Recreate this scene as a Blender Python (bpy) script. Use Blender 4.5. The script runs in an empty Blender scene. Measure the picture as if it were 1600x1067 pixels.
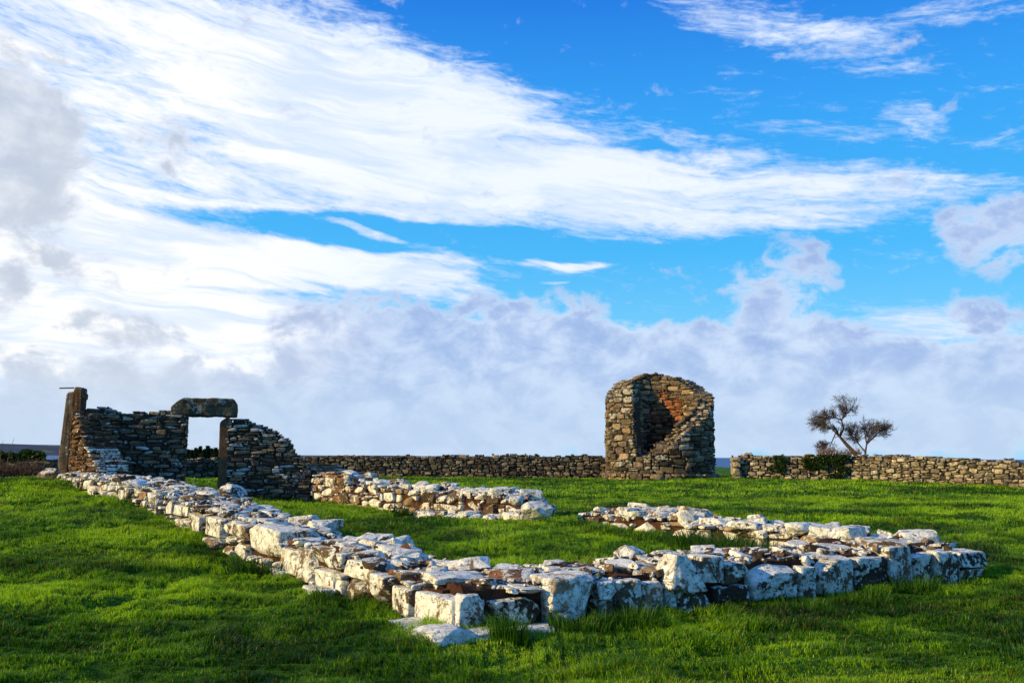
import bpy, math, random
import numpy as np
from mathutils import Vector, Matrix, Euler, noise
R = math.radians
rng = np.random.default_rng(11)
random.seed(11)
C = bpy.context.scene.collection
scene = bpy.context.scene

# ------------------------------------------------------------ camera
EYE = 1.6
F = 1386.0                      # focal length in photo pixels (1600 wide)
cam = bpy.data.cameras.new('camera')
cam.sensor_width = 36.0
cam.lens = 36.0 * F / 1600.0
cam.clip_end = 20000
cam_o = bpy.data.objects.new('camera', cam)
C.objects.link(cam_o)
PITCH, ROLL = math.atan((712 - 533.5) / F), 0.0062
CM = Matrix.Rotation(R(90) + PITCH, 3, 'X') @ Matrix.Rotation(ROLL, 3, 'Z')
cam_o.matrix_world = Matrix.Translation((0, 0, EYE)) @ CM.to_4x4()
scene.camera = cam_o

def ray(px, py):
    return CM @ Vector(((px - 800) / F, -(py - 533.5) / F, -1.0))
def at(px, py, d):
    r = ray(px, py)
    return Vector((0, 0, EYE)) + r * (d / r.y)

# ------------------------------------------------------------ world and sun
SUN_AZ_VEC = Vector((-0.93, -0.36, 0)).normalized()      # towards the sun (ground plan)
SUN_EL = R(19)
w = bpy.data.worlds.new('World')
scene.world = w
w.use_nodes = True
wt = w.node_tree
wt.nodes.clear()

class G:
    """tiny node-graph helper"""
    def __init__(s, tree): s.t = tree
    def n(s, typ, **kw):
        nd = s.t.nodes.new(typ)
        for k, v in kw.items(): setattr(nd, k, v)
        return nd
    def put(s, sock, v):
        if isinstance(v, bpy.types.NodeSocket): s.t.links.new(v, sock)
        elif isinstance(v, (tuple, list)) and len(v) == 3 and sock.type == 'RGBA': sock.default_value = (*v, 1)
        else: sock.default_value = v
    def m(s, op, a, b=0.0, c=None, clamp=False):
        nd = s.n('ShaderNodeMath', operation=op, use_clamp=clamp)
        s.put(nd.inputs[0], a); s.put(nd.inputs[1], b)
        if c is not None: s.put(nd.inputs[2], c)
        return nd.outputs[0]
    def sm(s, v, a, b, lo=0.0, hi=1.0):
        nd = s.n('ShaderNodeMapRange', interpolation_type='SMOOTHSTEP')
        s.put(nd.inputs['Value'], v)
        s.put(nd.inputs['From Min'], a); s.put(nd.inputs['From Max'], b)
        s.put(nd.inputs['To Min'], lo); s.put(nd.inputs['To Max'], hi)
        return nd.outputs['Result']
    def vec(s, x, y, z=0.0):
        nd = s.n('ShaderNodeCombineXYZ')
        s.put(nd.inputs[0], x); s.put(nd.inputs[1], y); s.put(nd.inputs[2], z)
        return nd.outputs[0]
    def noise(s, v, scale, detail=4, rough=.55, dist=0.0, lac=2.0):
        nd = s.n('ShaderNodeTexNoise')
        if v is not None: s.put(nd.inputs['Vector'], v)
        s.put(nd.inputs['Scale'], scale); s.put(nd.inputs['Detail'], detail)
        s.put(nd.inputs['Roughness'], rough); s.put(nd.inputs['Distortion'], dist)
        s.put(nd.inputs['Lacunarity'], lac)
        return nd.outputs['Fac']
    def mix(s, f, a, b, blend='MIX'):
        nd = s.n('ShaderNodeMix', data_type='RGBA', blend_type=blend)
        s.put(nd.inputs[0], f); s.put(nd.inputs[6], a); s.put(nd.inputs[7], b)
        return nd.outputs[2]
    def ramp(s, f, stops, interp='LINEAR'):
        nd = s.n('ShaderNodeValToRGB')
        nd.color_ramp.interpolation = interp
        e = nd.color_ramp.elements
        while len(e) < len(stops): e.new(.5)
        for i, (p, c) in enumerate(stops):
            e[i].position = p; e[i].color = (*c, 1)
        s.put(nd.inputs[0], f)
        return nd.outputs[0]

g = G(wt)
sky = g.n('ShaderNodeTexSky', sky_type='NISHITA', sun_disc=False)
sky.sun_elevation = SUN_EL
sky.sun_rotation = math.atan2(SUN_AZ_VEC.x, SUN_AZ_VEC.y)
sky.air_density, sky.dust_density, sky.ozone_density = 1.0, .3, 3.0
SKY_STRENGTH = 0.12
K = .84 / SKY_STRENGTH
tc = g.n('ShaderNodeTexCoord').outputs['Generated']
sep = g.n('ShaderNodeSeparateXYZ'); wt.links.new(tc, sep.inputs[0])
az = g.m('ARCTAN2', sep.outputs[0], sep.outputs[1])
el = g.m('ARCSINE', sep.outputs[2])
def azel(px, py):
    r = ray(px, py).normalized()
    return math.atan2(r.x, r.y), math.asin(r.z)
# slow warp shared by the cloud outlines
U = g.m('MULTIPLY', az, 10.0); V = g.m('MULTIPLY', el, 10.0)
wn = g.n('ShaderNodeTexNoise'); g.put(wn.inputs['Vector'], g.vec(g.m('MULTIPLY', U, .6), g.m('MULTIPLY', V, 1.1)))
g.put(wn.inputs['Scale'], 1.0); g.put(wn.inputs['Detail'], 4.0)
ws = g.n('ShaderNodeSeparateColor'); wt.links.new(wn.outputs['Color'], ws.inputs[0])
Uw = g.m('MULTIPLY_ADD', g.m('SUBTRACT', ws.outputs[0], .5), 1.1, U)
Vw = g.m('MULTIPLY_ADD', g.m('SUBTRACT', ws.outputs[1], .5), .45, V)
def blob(px, py, rx, ry, rot, wgt, hard=1.0, u=None, v=None):
    a0, e0 = azel(px, py)
    k = math.cos(a0)
    ca, sa = math.cos(R(rot)), math.sin(R(rot))
    du = g.m('SUBTRACT', u or Uw, a0 * 10); dv = g.m('SUBTRACT', v or Vw, e0 * 10)
    RX, RY = rx / F * 10 * k, ry / F * 10
    # rotation: positive rot tips the right end down
    p = g.m('MULTIPLY_ADD', du, ca / RX, g.m('MULTIPLY', dv, -sa / RX))
    q = g.m('MULTIPLY_ADD', du, sa / RY, g.m('MULTIPLY', dv, ca / RY))
    d2 = g.m('MULTIPLY_ADD', p, p, g.m('MULTIPLY', q, q))
    return g.sm(d2, 1.5, 0.0, 0.0, wgt)
def total(lst):
    s = None
    for b in lst:
        o = blob(*b)
        s = o if s is None else g.m('ADD', s, o)
    return s
cirrus = total([(280,170,580,235,6,1.15),(720,225,470,120,13,.95),(1120,300,400,62,5,.66),(575,358,75,9,12,.9),(885,411,60,6,-2,.8),(860,440,30,4,-4,.8),(700,385,120,10,4,.5),(1330,300,210,46,4,.42),
                (110,470,440,150,0,1.75),(430,545,160,70,0,.7),(560,412,330,26,3,.75),(650,445,150,26,10,.85),
                (1230,45,260,42,17,.62),(1560,5,170,20,6,.4),(1500,515,170,30,3,.85),(880,412,90,10,-3,.6),
                (620,372,120,9,14,.55),(1120,225,130,22,12,.4),(1415,175,60,26,25,.5),
                (590,360,360,27,2,-1.2),(900,395,330,22,2,-.4),(360,452,150,8,-1,-.5),(1000,232,70,8,0,-.5),
                (820,40,300,70,14,-.4)])
streak = g.noise(g.vec(g.m('MULTIPLY_ADD', V, .5, g.m('MULTIPLY', Uw, .42)), g.m('MULTIPLY_ADD', U, .22, g.m('MULTIPLY', Vw, 2.6))), 1.5, 9, .62, .5)
fine = g.noise(g.vec(g.m('MULTIPLY', Uw, 1.3), g.m('MULTIPLY_ADD', U, .5, g.m('MULTIPLY', V, 4.5))), 3.2, 7, .68, .3)
cn = g.m('MULTIPLY_ADD', g.m('SUBTRACT', streak, .5), 2.9, g.m('MULTIPLY', g.m('SUBTRACT', fine, .5), 1.7))
high = g.sm(el, R(29), R(45), 0.0, .35)                    # broken cloud over the rest of the sky
cd = g.m('ADD', g.m('ADD', g.m('MULTIPLY', cirrus, 1.12), cn), high)
cmask = g.sm(cd, .10, 1.30, 0.0, .97)
# low grey cloud: bank along the horizon and dark lumps over the white sheet
bank = total([(560,540,130,100,0,1.0),(830,560,230,110,0,1.0),(680,580,200,80,0,.6),(1040,590,220,90,0,.7),(1225,450,100,75,0,.75),(1200,540,160,70,0,.6),
              (1420,560,260,85,0,.95),(1560,365,110,70,0,.8),(1330,640,500,75,0,.7),(950,655,600,75,0,.8),(300,660,600,110,0,1.1),
              (20,250,130,110,35,1.0),(20,110,70,80,0,.6),(150,420,80,40,20,.75),(245,225,60,42,0,.42),(190,515,110,32,5,.7),(15,450,60,40,25,.75),
              (480,35,120,50,0,.25),(1330,500,120,45,0,-.35),(1500,520,130,22,0,-.5),(1090,640,60,30,0,-.3)])
puff = g.noise(g.vec(U, g.m('MULTIPLY', V, 1.35)), 1.7, 10, .60, .35)
puff2 = g.noise(g.vec(g.m('ADD', U, 4.3), g.m('MULTIPLY_ADD', V, 1.6, .7)), 3.1, 8, .6, .2)
bd = g.m('ADD', bank, g.m('MULTIPLY_ADD', g.m('SUBTRACT', puff, .5), 2.7, g.m('MULTIPLY', g.m('SUBTRACT', puff2, .5), .9)))
bmask = g.sm(bd, .22, .80, 0.0, .93)
# colours (radiance; divided by the background strength)
def rad(c, k=1.0): return tuple(x * K * k for x in c)
hsv = g.n('ShaderNodeHueSaturation'); wt.links.new(sky.outputs[0], hsv.inputs['Color'])
hsv.inputs['Saturation'].default_value = 1.45; hsv.inputs['Hue'].default_value = .485; hsv.inputs['Value'].default_value = 1.1
blue_s = hsv.outputs[0]
low = g.sm(el, R(-1), R(17), 1.0, 0.0)
azure = g.ramp(g.m('MULTIPLY', el, 2.0), [(0.0, (.36, .68, .98)), (.22, (.21, .64, .98)), (.45, (.075, .49, .97)), (.75, (.045, .37, .95)), (1.0, (.022, .21, .80))])
az_s = g.n('ShaderNodeVectorMath', operation='SCALE'); g.put(az_s.inputs[0], azure); az_s.inputs['Scale'].default_value = K
blue = g.mix(.92, blue_s, az_s.outputs[0])
thick = g.sm(cd, .6, 1.9)
left = g.sm(az, R(-4), R(-26))
white = g.mix(left, rad((.90, .96, 1.06)), rad((1.10, 1.08, 1.03)))
veil = g.mix(g.m('MULTIPLY', thick, g.sm(streak, .36, .6, .25, 1.0)), rad((.64, .78, 1.02)), white)
skyc = g.mix(cmask, blue, veil)
lumps = g.sm(g.m('MULTIPLY_ADD', puff2, .25, g.m('MULTIPLY', puff, .75)), .36, .64)
grey = g.mix(lumps, rad((.66, .77, .97)), rad((.36, .49, .80)))
greyL = g.mix(lumps, rad((.74, .79, .88)), rad((.54, .61, .73)))
gcol = g.mix(left, grey, greyL)
rim = g.sm(bd, .95, .45)
gcol = g.mix(g.m('MULTIPLY', rim, .45), gcol, rad((.80, .86, .98)))
pale = g.sm(el, R(1), R(7.5), .72, 0.0)
gcol = g.mix(pale, gcol, rad((.57, .71, .90)))
skyc = g.mix(bmask, skyc, gcol)
# below the horizon: dull ground tone so that undersides are not lit blue
down = g.sm(sep.outputs[2], -.02, -.05)
skyc = g.mix(down, skyc, rad((.05, .09, .02)))
bg = g.n('ShaderNodeBackground')
g.put(bg.inputs['Color'], skyc); bg.inputs['Strength'].default_value = SKY_STRENGTH
wo = g.n('ShaderNodeOutputWorld'); wt.links.new(bg.outputs[0], wo.inputs[0])
w.cycles.sampling_method = 'MANUAL'; w.cycles.sample_map_resolution = 512

sun = bpy.data.lights.new('sun', 'SUN')
sun.energy = 5.0; sun.angle = R(.5); sun.color = (1.0, .76, .33)
sun_o = bpy.data.objects.new('sun', sun); C.objects.link(sun_o)
sv = Vector((SUN_AZ_VEC.x * math.cos(SUN_EL), SUN_AZ_VEC.y * math.cos(SUN_EL), math.sin(SUN_EL)))
sun_o.rotation_euler = sv.to_track_quat('Z', 'Y').to_euler()

scene.view_settings.view_transform = 'Standard'
scene.view_settings.look = 'None'
scene.view_settings.exposure = 0.28
scene.view_settings.gamma = 1.0
scene.cycles.max_bounces = 6

# ------------------------------------------------------------ helpers
def tag(o, label=None, cat=None, group=None, kind=None):
    if label: o['label'] = label
    if cat: o['category'] = cat
    if group: o['group'] = group
    if kind: o['kind'] = kind
    return o
def empty(name, loc, label, cat, group=None):
    o = bpy.data.objects.new(name, None); C.objects.link(o)
    o.location = loc; o.empty_display_size = .2
    return tag(o, label, cat, group)
def mesh_obj(name, V, faces, mat, parent=None, tint=None, sharp=None, smooth=True, origin=None):
    """V (n,3) world coordinates; faces: list of (m,k) int arrays"""
    V = np.asarray(V, dtype=np.float32)
    if parent is not None: o3 = np.array(parent.matrix_world.translation if False else parent.location, dtype=np.float32)
    elif origin is not None: o3 = np.array(origin, dtype=np.float32)
    else: o3 = np.zeros(3, dtype=np.float32)
    me = bpy.data.meshes.new(name)
    me.vertices.add(len(V)); me.vertices.foreach_set('co', (V - o3).ravel())
    if not isinstance(faces, list): faces = [faces]
    loops = np.concatenate([f.ravel() for f in faces]).astype(np.int32)
    tot = np.concatenate([np.full(len(f), f.shape[1], dtype=np.int32) for f in faces])
    st = np.concatenate([[0], np.cumsum(tot)[:-1]]).astype(np.int32)
    me.loops.add(len(loops)); me.loops.foreach_set('vertex_index', loops)
    me.polygons.add(len(tot)); me.polygons.foreach_set('loop_start', st); me.polygons.foreach_set('loop_total', tot)
    me.polygons.foreach_set('use_smooth', np.full(len(tot), smooth, dtype=bool))
    me.update(calc_edges=True)
    if tint is not None:
        ca = me.color_attributes.new('tint', 'FLOAT_COLOR', 'POINT')
        t4 = np.ones((len(V), 4), dtype=np.float32); t4[:, :3] = tint
        ca.data.foreach_set('color', t4.ravel())
    if sharp: me.set_sharp_from_angle(angle=R(sharp))
    me.materials.append(mat)
    o = bpy.data.objects.new(name, me); C.objects.link(o)
    if parent is not None: o.parent = parent
    elif origin is not None: o.location = origin
    return o

def vnoise(x, y, seed=0):
    xi = np.floor(x).astype(np.int64); yi = np.floor(y).astype(np.int64)
    fx = x - xi; fy = y - yi
    fx = fx * fx * (3 - 2 * fx); fy = fy * fy * (3 - 2 * fy)
    def h(a, b):
        n = (a * 374761393 + b * 668265263 + seed * 1442695041) & 0x7fffffff
        n = ((n ^ (n >> 13)) * 1274126177) & 0x7fffffff
        return ((n ^ (n >> 16)) & 0xffff) / 65535.0
    return (h(xi, yi) * (1 - fx) + h(xi + 1, yi) * fx) * (1 - fy) + (h(xi, yi + 1) * (1 - fx) + h(xi + 1, yi + 1) * fx) * fy
def fbm(x, y, seed=0, o=4):
    s = 0; a = .5; f = 1; t = 0
    for i in range(o):
        s = s + a * vnoise(x * f + i * 17.3, y * f - i * 9.1, seed + i); t += a; a *= .5; f *= 2.03
    return s / t

# ------------------------------------------------------------ terrain
ctrl = []
def gp(px, py, d):
    p = at(px, py, d); ctrl.append((p.x, p.y, p.z))
for xy in [(-6, 3), (-3, 3), (0, 3), (3, 3), (6, 3), (-5, 6), (-2, 5.5), (1, 6), (4, 6.5), (9, 6)]: ctrl.append((*xy, 0.0))
gp(712, 1003, 7.8); gp(930, 968, 8.4); gp(1200, 947, 9.35); gp(1530, 907, 10.8)
gp(560, 945, 9.2); gp(430, 900, 11.1); gp(350, 862, 12.6); gp(300, 828, 13.7); gp(250, 804, 15.2); gp(180, 777, 17.7); gp(95, 752, 22.0)
gp(0, 860, 12.0); gp(150, 850, 12.5); gp(0, 800, 17); gp(0, 750, 28); gp(-200, 760, 26); gp(100, 950, 8.5)
gp(1060, 850, 14.2); gp(930, 828, 15.6); gp(855, 812, 16.8); gp(640, 808, 20.4); gp(490, 782, 24.2)
gp(340, 776, 23.6); gp(420, 785, 23.4); gp(700, 850, 13.5); gp(800, 874, 12.0); gp(560, 830, 15.5)
gp(320, 749, 44); gp(480, 747, 46); gp(700, 747, 46); gp(945, 749, 46); gp(1030, 752, 44); gp(1145, 749, 41); gp(1350, 752, 39.3); gp(1600, 763, 33.5)
gp(1000, 765, 33); gp(1300, 790, 23); gp(1600, 850, 14.5); gp(1590, 800, 20); gp(1700, 775, 30); gp(1800, 900, 11)
gp(700, 765, 31); gp(1130, 732, 70); gp(1300, 730, 70); gp(600, 733, 70); gp(200, 725, 60)
ctrl = np.array(ctrl)
def _phi(r2): return r2 * np.log(r2 + 1e-9) * .5
n_ = len(ctrl)
_A = _phi(((ctrl[:, None, :2] - ctrl[None, :, :2]) ** 2).sum(-1)) + np.eye(n_) * 2.0
_P = np.c_[np.ones(n_), ctrl[:, :2]]
_M = np.block([[_A, _P], [_P.T, np.zeros((3, 3))]])
_S = np.linalg.solve(_M, np.r_[ctrl[:, 2], 0, 0, 0])
def T(x, y, bumps=True):
    x = np.asarray(x, dtype=float); y = np.asarray(y, dtype=float)
    sh = x.shape; x = x.ravel(); y = y.ravel()
    xc = np.clip(x, -32, 32); yc = np.clip(y, -2, 75)
    z = np.empty(len(x))
    for i in range(0, len(x), 100000):
        a, b = xc[i:i + 100000], yc[i:i + 100000]
        z[i:i + 100000] = _phi((a[:, None] - ctrl[:, 0]) ** 2 + (b[:, None] - ctrl[:, 1]) ** 2) @ _S[:n_] + _S[n_] + _S[n_ + 1] * a + _S[n_ + 2] * b
    z = np.clip(z, -.4, 1.15)
    r = np.hypot(x, y)
    k = np.clip((r - 60) / 25, 0, 1); k = k * k * (3 - 2 * k)
    z = z * (1 - k) + .45 * k
    k = np.clip((r - 105) / 90, 0, 1); k = k * k * (3 - 2 * k)
    z = z - k * 14
    if bumps:
        wn_ = fbm(x * .5, y * .5, 44, 2) * 3
        z = z + (fbm(x * .9, y * .9, 3, 3) - .5) * .10 + (np.abs(fbm(x * 1.5 + wn_, y * 2.0, 8, 3) - .5) * 2 - .25) * -.15 + (fbm(x * 4.1, y * 4.1, 18, 2) - .5) * .05
    return z.reshape(sh)
def Tz(x, y, bumps=False): return float(T(np.array([x]), np.array([y]), bumps)[0])

# ------------------------------------------------------------ materials
def material(name):
    m = bpy.data.materials.new(name); m.use_nodes = True
    m.node_tree.nodes.clear()
    return m, G(m.node_tree)
def finish(g, col, rough=.9, bump=None, dist=.02, strength=1.0, spec=.25):
    b = g.n('ShaderNodeBsdfPrincipled')
    g.put(b.inputs['Base Color'], col); g.put(b.inputs['Roughness'], rough)
    b.inputs['Specular IOR Level'].default_value = spec
    if bump is not None:
        bn = g.n('ShaderNodeBump'); bn.inputs['Strength'].default_value = strength; bn.inputs['Distance'].default_value = dist
        g.put(bn.inputs['Height'], bump); g.t.links.new(bn.outputs[0], b.inputs['Normal'])
    o = g.n('ShaderNodeOutputMaterial'); g.t.links.new(b.outputs[0], o.inputs[0])

def stone_mat(name, stops, lichen_col=(.88, .86, .77), lich_scale=5.0, lich_bias=0.0, fine=1.0, moss=.3, bump_d=.02):
    m, g = material(name)
    geo = g.n('ShaderNodeNewGeometry')
    P = geo.outputs['Position']
    at_ = g.n('ShaderNodeAttribute', attribute_name='tint')
    s = g.n('ShaderNodeSeparateColor'); g.t.links.new(at_.outputs['Color'], s.inputs[0])
    br, hue, li = s.outputs[0], s.outputs[1], s.outputs[2]
    off = g.n('ShaderNodeVectorMath', operation='MULTIPLY_ADD')          # a different piece of the pattern on each stone
    g.put(off.inputs[0], at_.outputs['Color']); off.inputs[1].default_value = (7.3, 5.1, 9.7); g.put(off.inputs[2], P)
    Q = off.outputs[0]
    base = g.ramp(hue, stops)
    n1 = g.noise(Q, 3.5, 6, .65, .4)
    n2 = g.noise(Q, 22 * fine, 6, .7)
    base = g.mix(1.0, base, g.ramp(n1, [(.3, (.55, .52, .50)), (.7, (1.35, 1.28, 1.2))]), 'MULTIPLY')
    sc = g.n('ShaderNodeVectorMath', operation='SCALE'); g.put(sc.inputs[0], base); g.put(sc.inputs['Scale'], g.m('MULTIPLY_ADD', br, 1.2, .4))
    base = sc.outputs[0]
    base = g.mix(g.sm(n2, .52, .68, 0, .6), base, g.mix(.65, base, (.02, .015, .012)))
    nz = g.n('ShaderNodeSeparateXYZ'); g.t.links.new(geo.outputs['Normal'], nz.inputs[0])
    up = g.m('MULTIPLY', g.m('MAXIMUM', nz.outputs[2], 0.0), .16)
    # rounded crusts of pale lichen: big patches broken by small round ones
    l1 = g.m('MULTIPLY_ADD', g.m('SUBTRACT', g.noise(Q, lich_scale, 7, .66, .8), .5), 1.9, .5)
    vo = g.n('ShaderNodeTexVoronoi'); g.put(vo.inputs['Scale'], lich_scale * 3.4)
    wv = g.n('ShaderNodeVectorMath', operation='ADD'); g.put(wv.inputs[0], Q)
    nn = g.n('ShaderNodeTexNoise'); g.put(nn.inputs['Vector'], Q); nn.inputs['Scale'].default_value = 14
    sc2 = g.n('ShaderNodeVectorMath', operation='SCALE'); g.put(sc2.inputs[0], nn.outputs['Color']); sc2.inputs['Scale'].default_value = .05
    g.t.links.new(sc2.outputs[0], wv.inputs[1]); g.t.links.new(wv.outputs[0], vo.inputs['Vector'])
    spots = g.m('ADD', g.sm(vo.outputs['Distance'], .5, .2, 0, .13), g.sm(g.noise(Q, lich_scale * 5, 3, .6), .5, .62, 0, .13))
    amt = g.m('ADD', g.m('ADD', g.m('MULTIPLY', li, .62), up), lich_bias)
    val = g.m('ADD', g.m('ADD', l1, spots), amt)
    crack = g.sm(g.m('ABSOLUTE', g.m('SUBTRACT', g.noise(Q, 4.2 * fine, 5, .6, 1.2), .5)), .014, .0, 0, 1)
    val = g.m('MULTIPLY_ADD', g.m('SUBTRACT', n2, .5), .55, val)
    lm = g.sm(val, .90, 1.0)
    lc = g.mix(g.sm(g.noise(Q, 9, 5, .7), .35, .65), lichen_col, tuple(x * .66 for x in lichen_col))
    lc = g.mix(g.sm(g.noise(Q, 3.3, 6, .75, .8), .53, .66, 0, .55), lc, (lichen_col[0] * .62, lichen_col[1] * .44, lichen_col[2] * .27))
    lc = g.mix(g.sm(g.noise(Q, 17 * fine, 7, .8, 1.5), .575, .63, 0, .88), lc, (.05, .04, .033))
    lc = g.mix(g.sm(g.noise(Q, 60 * fine, 3, .7), .58, .70, 0, .55), lc, (.10, .09, .075))
    col = g.mix(lm, base, lc)
    mo = g.sm(g.m('MULTIPLY_ADD', up, .6, g.noise(Q, 2.7, 6, .7)), .66 - .06 * moss, .75, 0, moss)
    col = g.mix(mo, col, (.16, .17, .02))
    lc = g.mix(g.sm(val, 1.12, .95, 0, .62), lc, (lichen_col[0] * .48, lichen_col[1] * .48, lichen_col[2] * .44))
    col = g.mix(lm, base, lc)
    col = g.mix(mo, col, (.16, .17, .02))
    h = g.m('MULTIPLY_ADD', n2, .45, g.m('MULTIPLY', g.noise(Q, 7 * fine, 8, .68), 1.3))
    h = g.m('MULTIPLY_ADD', lm, .12, h)
    h = g.m('MULTIPLY_ADD', crack, -.35, h)
    col = g.mix(g.m('MULTIPLY', crack, .55), col, (.05, .035, .025))
    finish(g, col, .92, h, bump_d * 1.5, 1.0, .2)
    return m
brown = [(0.0, (.035, .028, .024)), (.25, (.085, .062, .045)), (.5, (.15, .105, .065)), (.72, (.22, .15, .085)), (.88, (.24, .10, .055)), (1, (.12, .10, .09))]
M_near = stone_mat('lichened_sandstone', [(0, (.035, .025, .019)), (.3, (.08, .055, .037)), (.55, (.17, .115, .07)), (.8, (.30, .21, .12)), (.93, (.22, .09, .05)), (1, (.10, .075, .055))], lich_scale=4.5, lich_bias=.075, moss=.35)
M_door = stone_mat('dark_rubble_stone', [(0, (.045, .037, .033)), (.3, (.10, .077, .056)), (.55, (.20, .145, .092)), (.8, (.30, .22, .13)), (1, (.12, .105, .10))], lichen_col=(.62, .62, .60), lich_scale=6, moss=.15, bump_d=.015)
M_tower = stone_mat('tower_sandstone', [(0, (.07, .055, .045)), (.3, (.13, .10, .07)), (.55, (.22, .165, .10)), (.8, (.30, .22, .13)), (1, (.15, .12, .10))], lichen_col=(.55, .52, .44), lich_scale=2.2, fine=.5, moss=.0, bump_d=.05)
M_red = stone_mat('red_lining_stone', [(0, (.16, .055, .03)), (.5, (.30, .12, .055)), (1, (.36, .20, .10))], lichen_col=(.5, .4, .25), lich_scale=2.2, fine=.5, moss=0, bump_d=.05)
M_far = stone_mat('field_wall_stone', [(0, (.06, .05, .042)), (.3, (.14, .118, .09)), (.55, (.26, .215, .15)), (.8, (.36, .31, .21)), (1, (.20, .18, .16))], lichen_col=(.62, .57, .44), lich_scale=2.5, fine=.5, moss=.0, bump_d=.04)
M_post = stone_mat('dressed_sandstone', [(0, (.10, .055, .032)), (.5, (.17, .095, .05)), (1, (.22, .14, .07))], lich_scale=4, moss=.3)
M_lintel = stone_mat('mossy_lintel_stone', [(0, (.05, .045, .035)), (.5, (.09, .075, .05)), (1, (.12, .10, .06))], lichen_col=(.30, .38, .36), lich_scale=3.2, moss=.95)

def earth_mat():
    m, g = material('red_earth')
    P = g.n('ShaderNodeNewGeometry').outputs['Position']
    n = g.noise(P, 5, 8, .7); n2 = g.noise(P, 40, 5, .7)
    c = g.ramp(n, [(.3, (.035, .018, .011)), (.52, (.10, .042, .023)), (.7, (.17, .085, .045))])
    c = g.mix(g.sm(n2, .5, .7, 0, .5), c, (.035, .02, .014))
    finish(g, c, .95, g.m('ADD', n, g.m('MULTIPLY', n2, .7)), .06, 1, .1)
    return m
M_earth = earth_mat()
def core_mat():
    m, g = material('dark_mortar_core')
    P = g.n('ShaderNodeNewGeometry').outputs['Position']
    n = g.noise(P, 9, 6, .7)
    finish(g, g.ramp(n, [(.3, (.018, .014, .011)), (.7, (.06, .045, .032))]), .95, n, .03)
    return m
M_core = core_mat()

def ground_mat():
    m, g = material('grassy_ground')
    P = g.n('ShaderNodeNewGeometry').outputs['Position']
    n = g.noise(P, .45, 7, .65, .4); n2 = g.noise(P, 4, 7, .7, .3); n3 = g.noise(P, 30, 5, .75)
    c = g.ramp(n, [(.32, (.018, .065, .004)), (.5, (.040, .12, .005)), (.68, (.08, .18, .008))])
    c = g.mix(g.sm(n2, .55, .75, 0, .55), c, (.012, .035, .003))
    c = g.mix(g.sm(n3, .55, .75, 0, .5), c, (.075, .16, .01))
    finish(g, c, .9, g.m('MULTIPLY_ADD', n3, .35, n2), .12, 1, .1)
    return m
M_ground = ground_mat()
def grass_mat(name, rough_patch=True):
    m, g = material(name)
    a = g.n('ShaderNodeAttribute', attribute_name='tint').outputs['Color']
    d = g.n('ShaderNodeBsdfPrincipled'); g.put(d.inputs['Base Color'], a); d.inputs['Roughness'].default_value = .45
    d.inputs['Specular IOR Level'].default_value = .3
    t = g.n('ShaderNodeBsdfTranslucent'); g.put(t.inputs[0], g.mix(1.0, a, (1.3, 1.35, .5), 'MULTIPLY'))
    mx = g.n('ShaderNodeMixShader'); mx.inputs[0].default_value = .45
    g.t.links.new(d.outputs[0], mx.inputs[1]); g.t.links.new(t.outputs[0], mx.inputs[2])
    o = g.n('ShaderNodeOutputMaterial'); g.t.links.new(mx.outputs[0], o.inputs[0])
    return m
M_grass = grass_mat('grass_blades')

# ------------------------------------------------------------ stones
def cube_grid(n):
    """surface of a subdivided cube; verts in [-1,1]^3, quads"""
    idx, V, Fq = {}, [], []
    def vid(p):
        k = tuple(p)
        if k not in idx: idx[k] = len(V); V.append(k)
        return idx[k]
    for ax in range(3):
        for sgn in (0, n):
            for i in range(n):
                for j in range(n):
                    q = []
                    for (a, b) in ((i, j), (i + 1, j), (i + 1, j + 1), (i, j + 1)):
                        p = [0, 0, 0]; p[ax] = sgn; p[(ax + 1) % 3] = a; p[(ax + 2) % 3] = b
                        q.append(vid(p))
                    Fq.append(q if sgn else q[::-1])
    return np.array(V, float) / n * 2 - 1, np.array(Fq)
def rock(n, sup, cuts, amp, seed, chip=.25):
    r = random.Random(seed)
    V, Fq = cube_grid(n)
    V = np.sign(V) * np.abs(V) ** .85
    V = V / ((np.abs(V) ** sup).sum(1) ** (1 / sup))[:, None]
    # skew / taper
    V[:, 0] += V[:, 2] * r.uniform(-.10, .10) + V[:, 1] * r.uniform(-.08, .08)
    V[:, 2] += V[:, 0] * r.uniform(-.10, .10)
    V[:, 0] *= 1 + V[:, 2] * r.uniform(-.12, .12)
    V[:, 2] *= 1 + V[:, 0] * r.uniform(-.14, .14)
    for _ in range(cuts):
        nrm = np.array([r.choice((-1, 1)) * r.uniform(.15, 1) for _ in range(3)]); nrm /= np.linalg.norm(nrm)
        m = (V @ nrm).max() * (1 - r.uniform(.35, 1) * chip)
        ex = V @ nrm - m
        V = V - np.clip(ex, 0, None)[:, None] * nrm
    o = r.uniform(0, 100)
    st = r.uniform(0, 6)
    V[:, 0] *= 1 + amp * .5 * np.sign(np.sin(V[:, 2] * 7 + st + V[:, 1])) * (.5 + .5 * np.sin(V[:, 2] * 2.3 + st))
    D = np.array([noise.fractal(Vector((v * 2.1).tolist()) + Vector((o, o, 0)), .9, 2.1, 5) for v in V])
    ln = V / np.linalg.norm(V, axis=1)[:, None]
    return V + ln * (D * amp)[:, None], Fq
LO = [rock(3, 9, 3, .07, 100 + i, .32) for i in range(16)]
MID = [rock(8, 16, 6, .055, 200 + i, .34) for i in range(20)]
HI = [rock(18, 20, 8, .05, 300 + i, .30) for i in range(14)]
ROUND = [rock(16, 3.2, 9, .10, 400 + i, .36) for i in range(8)]
from itertools import permutations
PLAIN = [rock(12, 18, 2, .028, 500 + i, .12) for i in range(8)]
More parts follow.
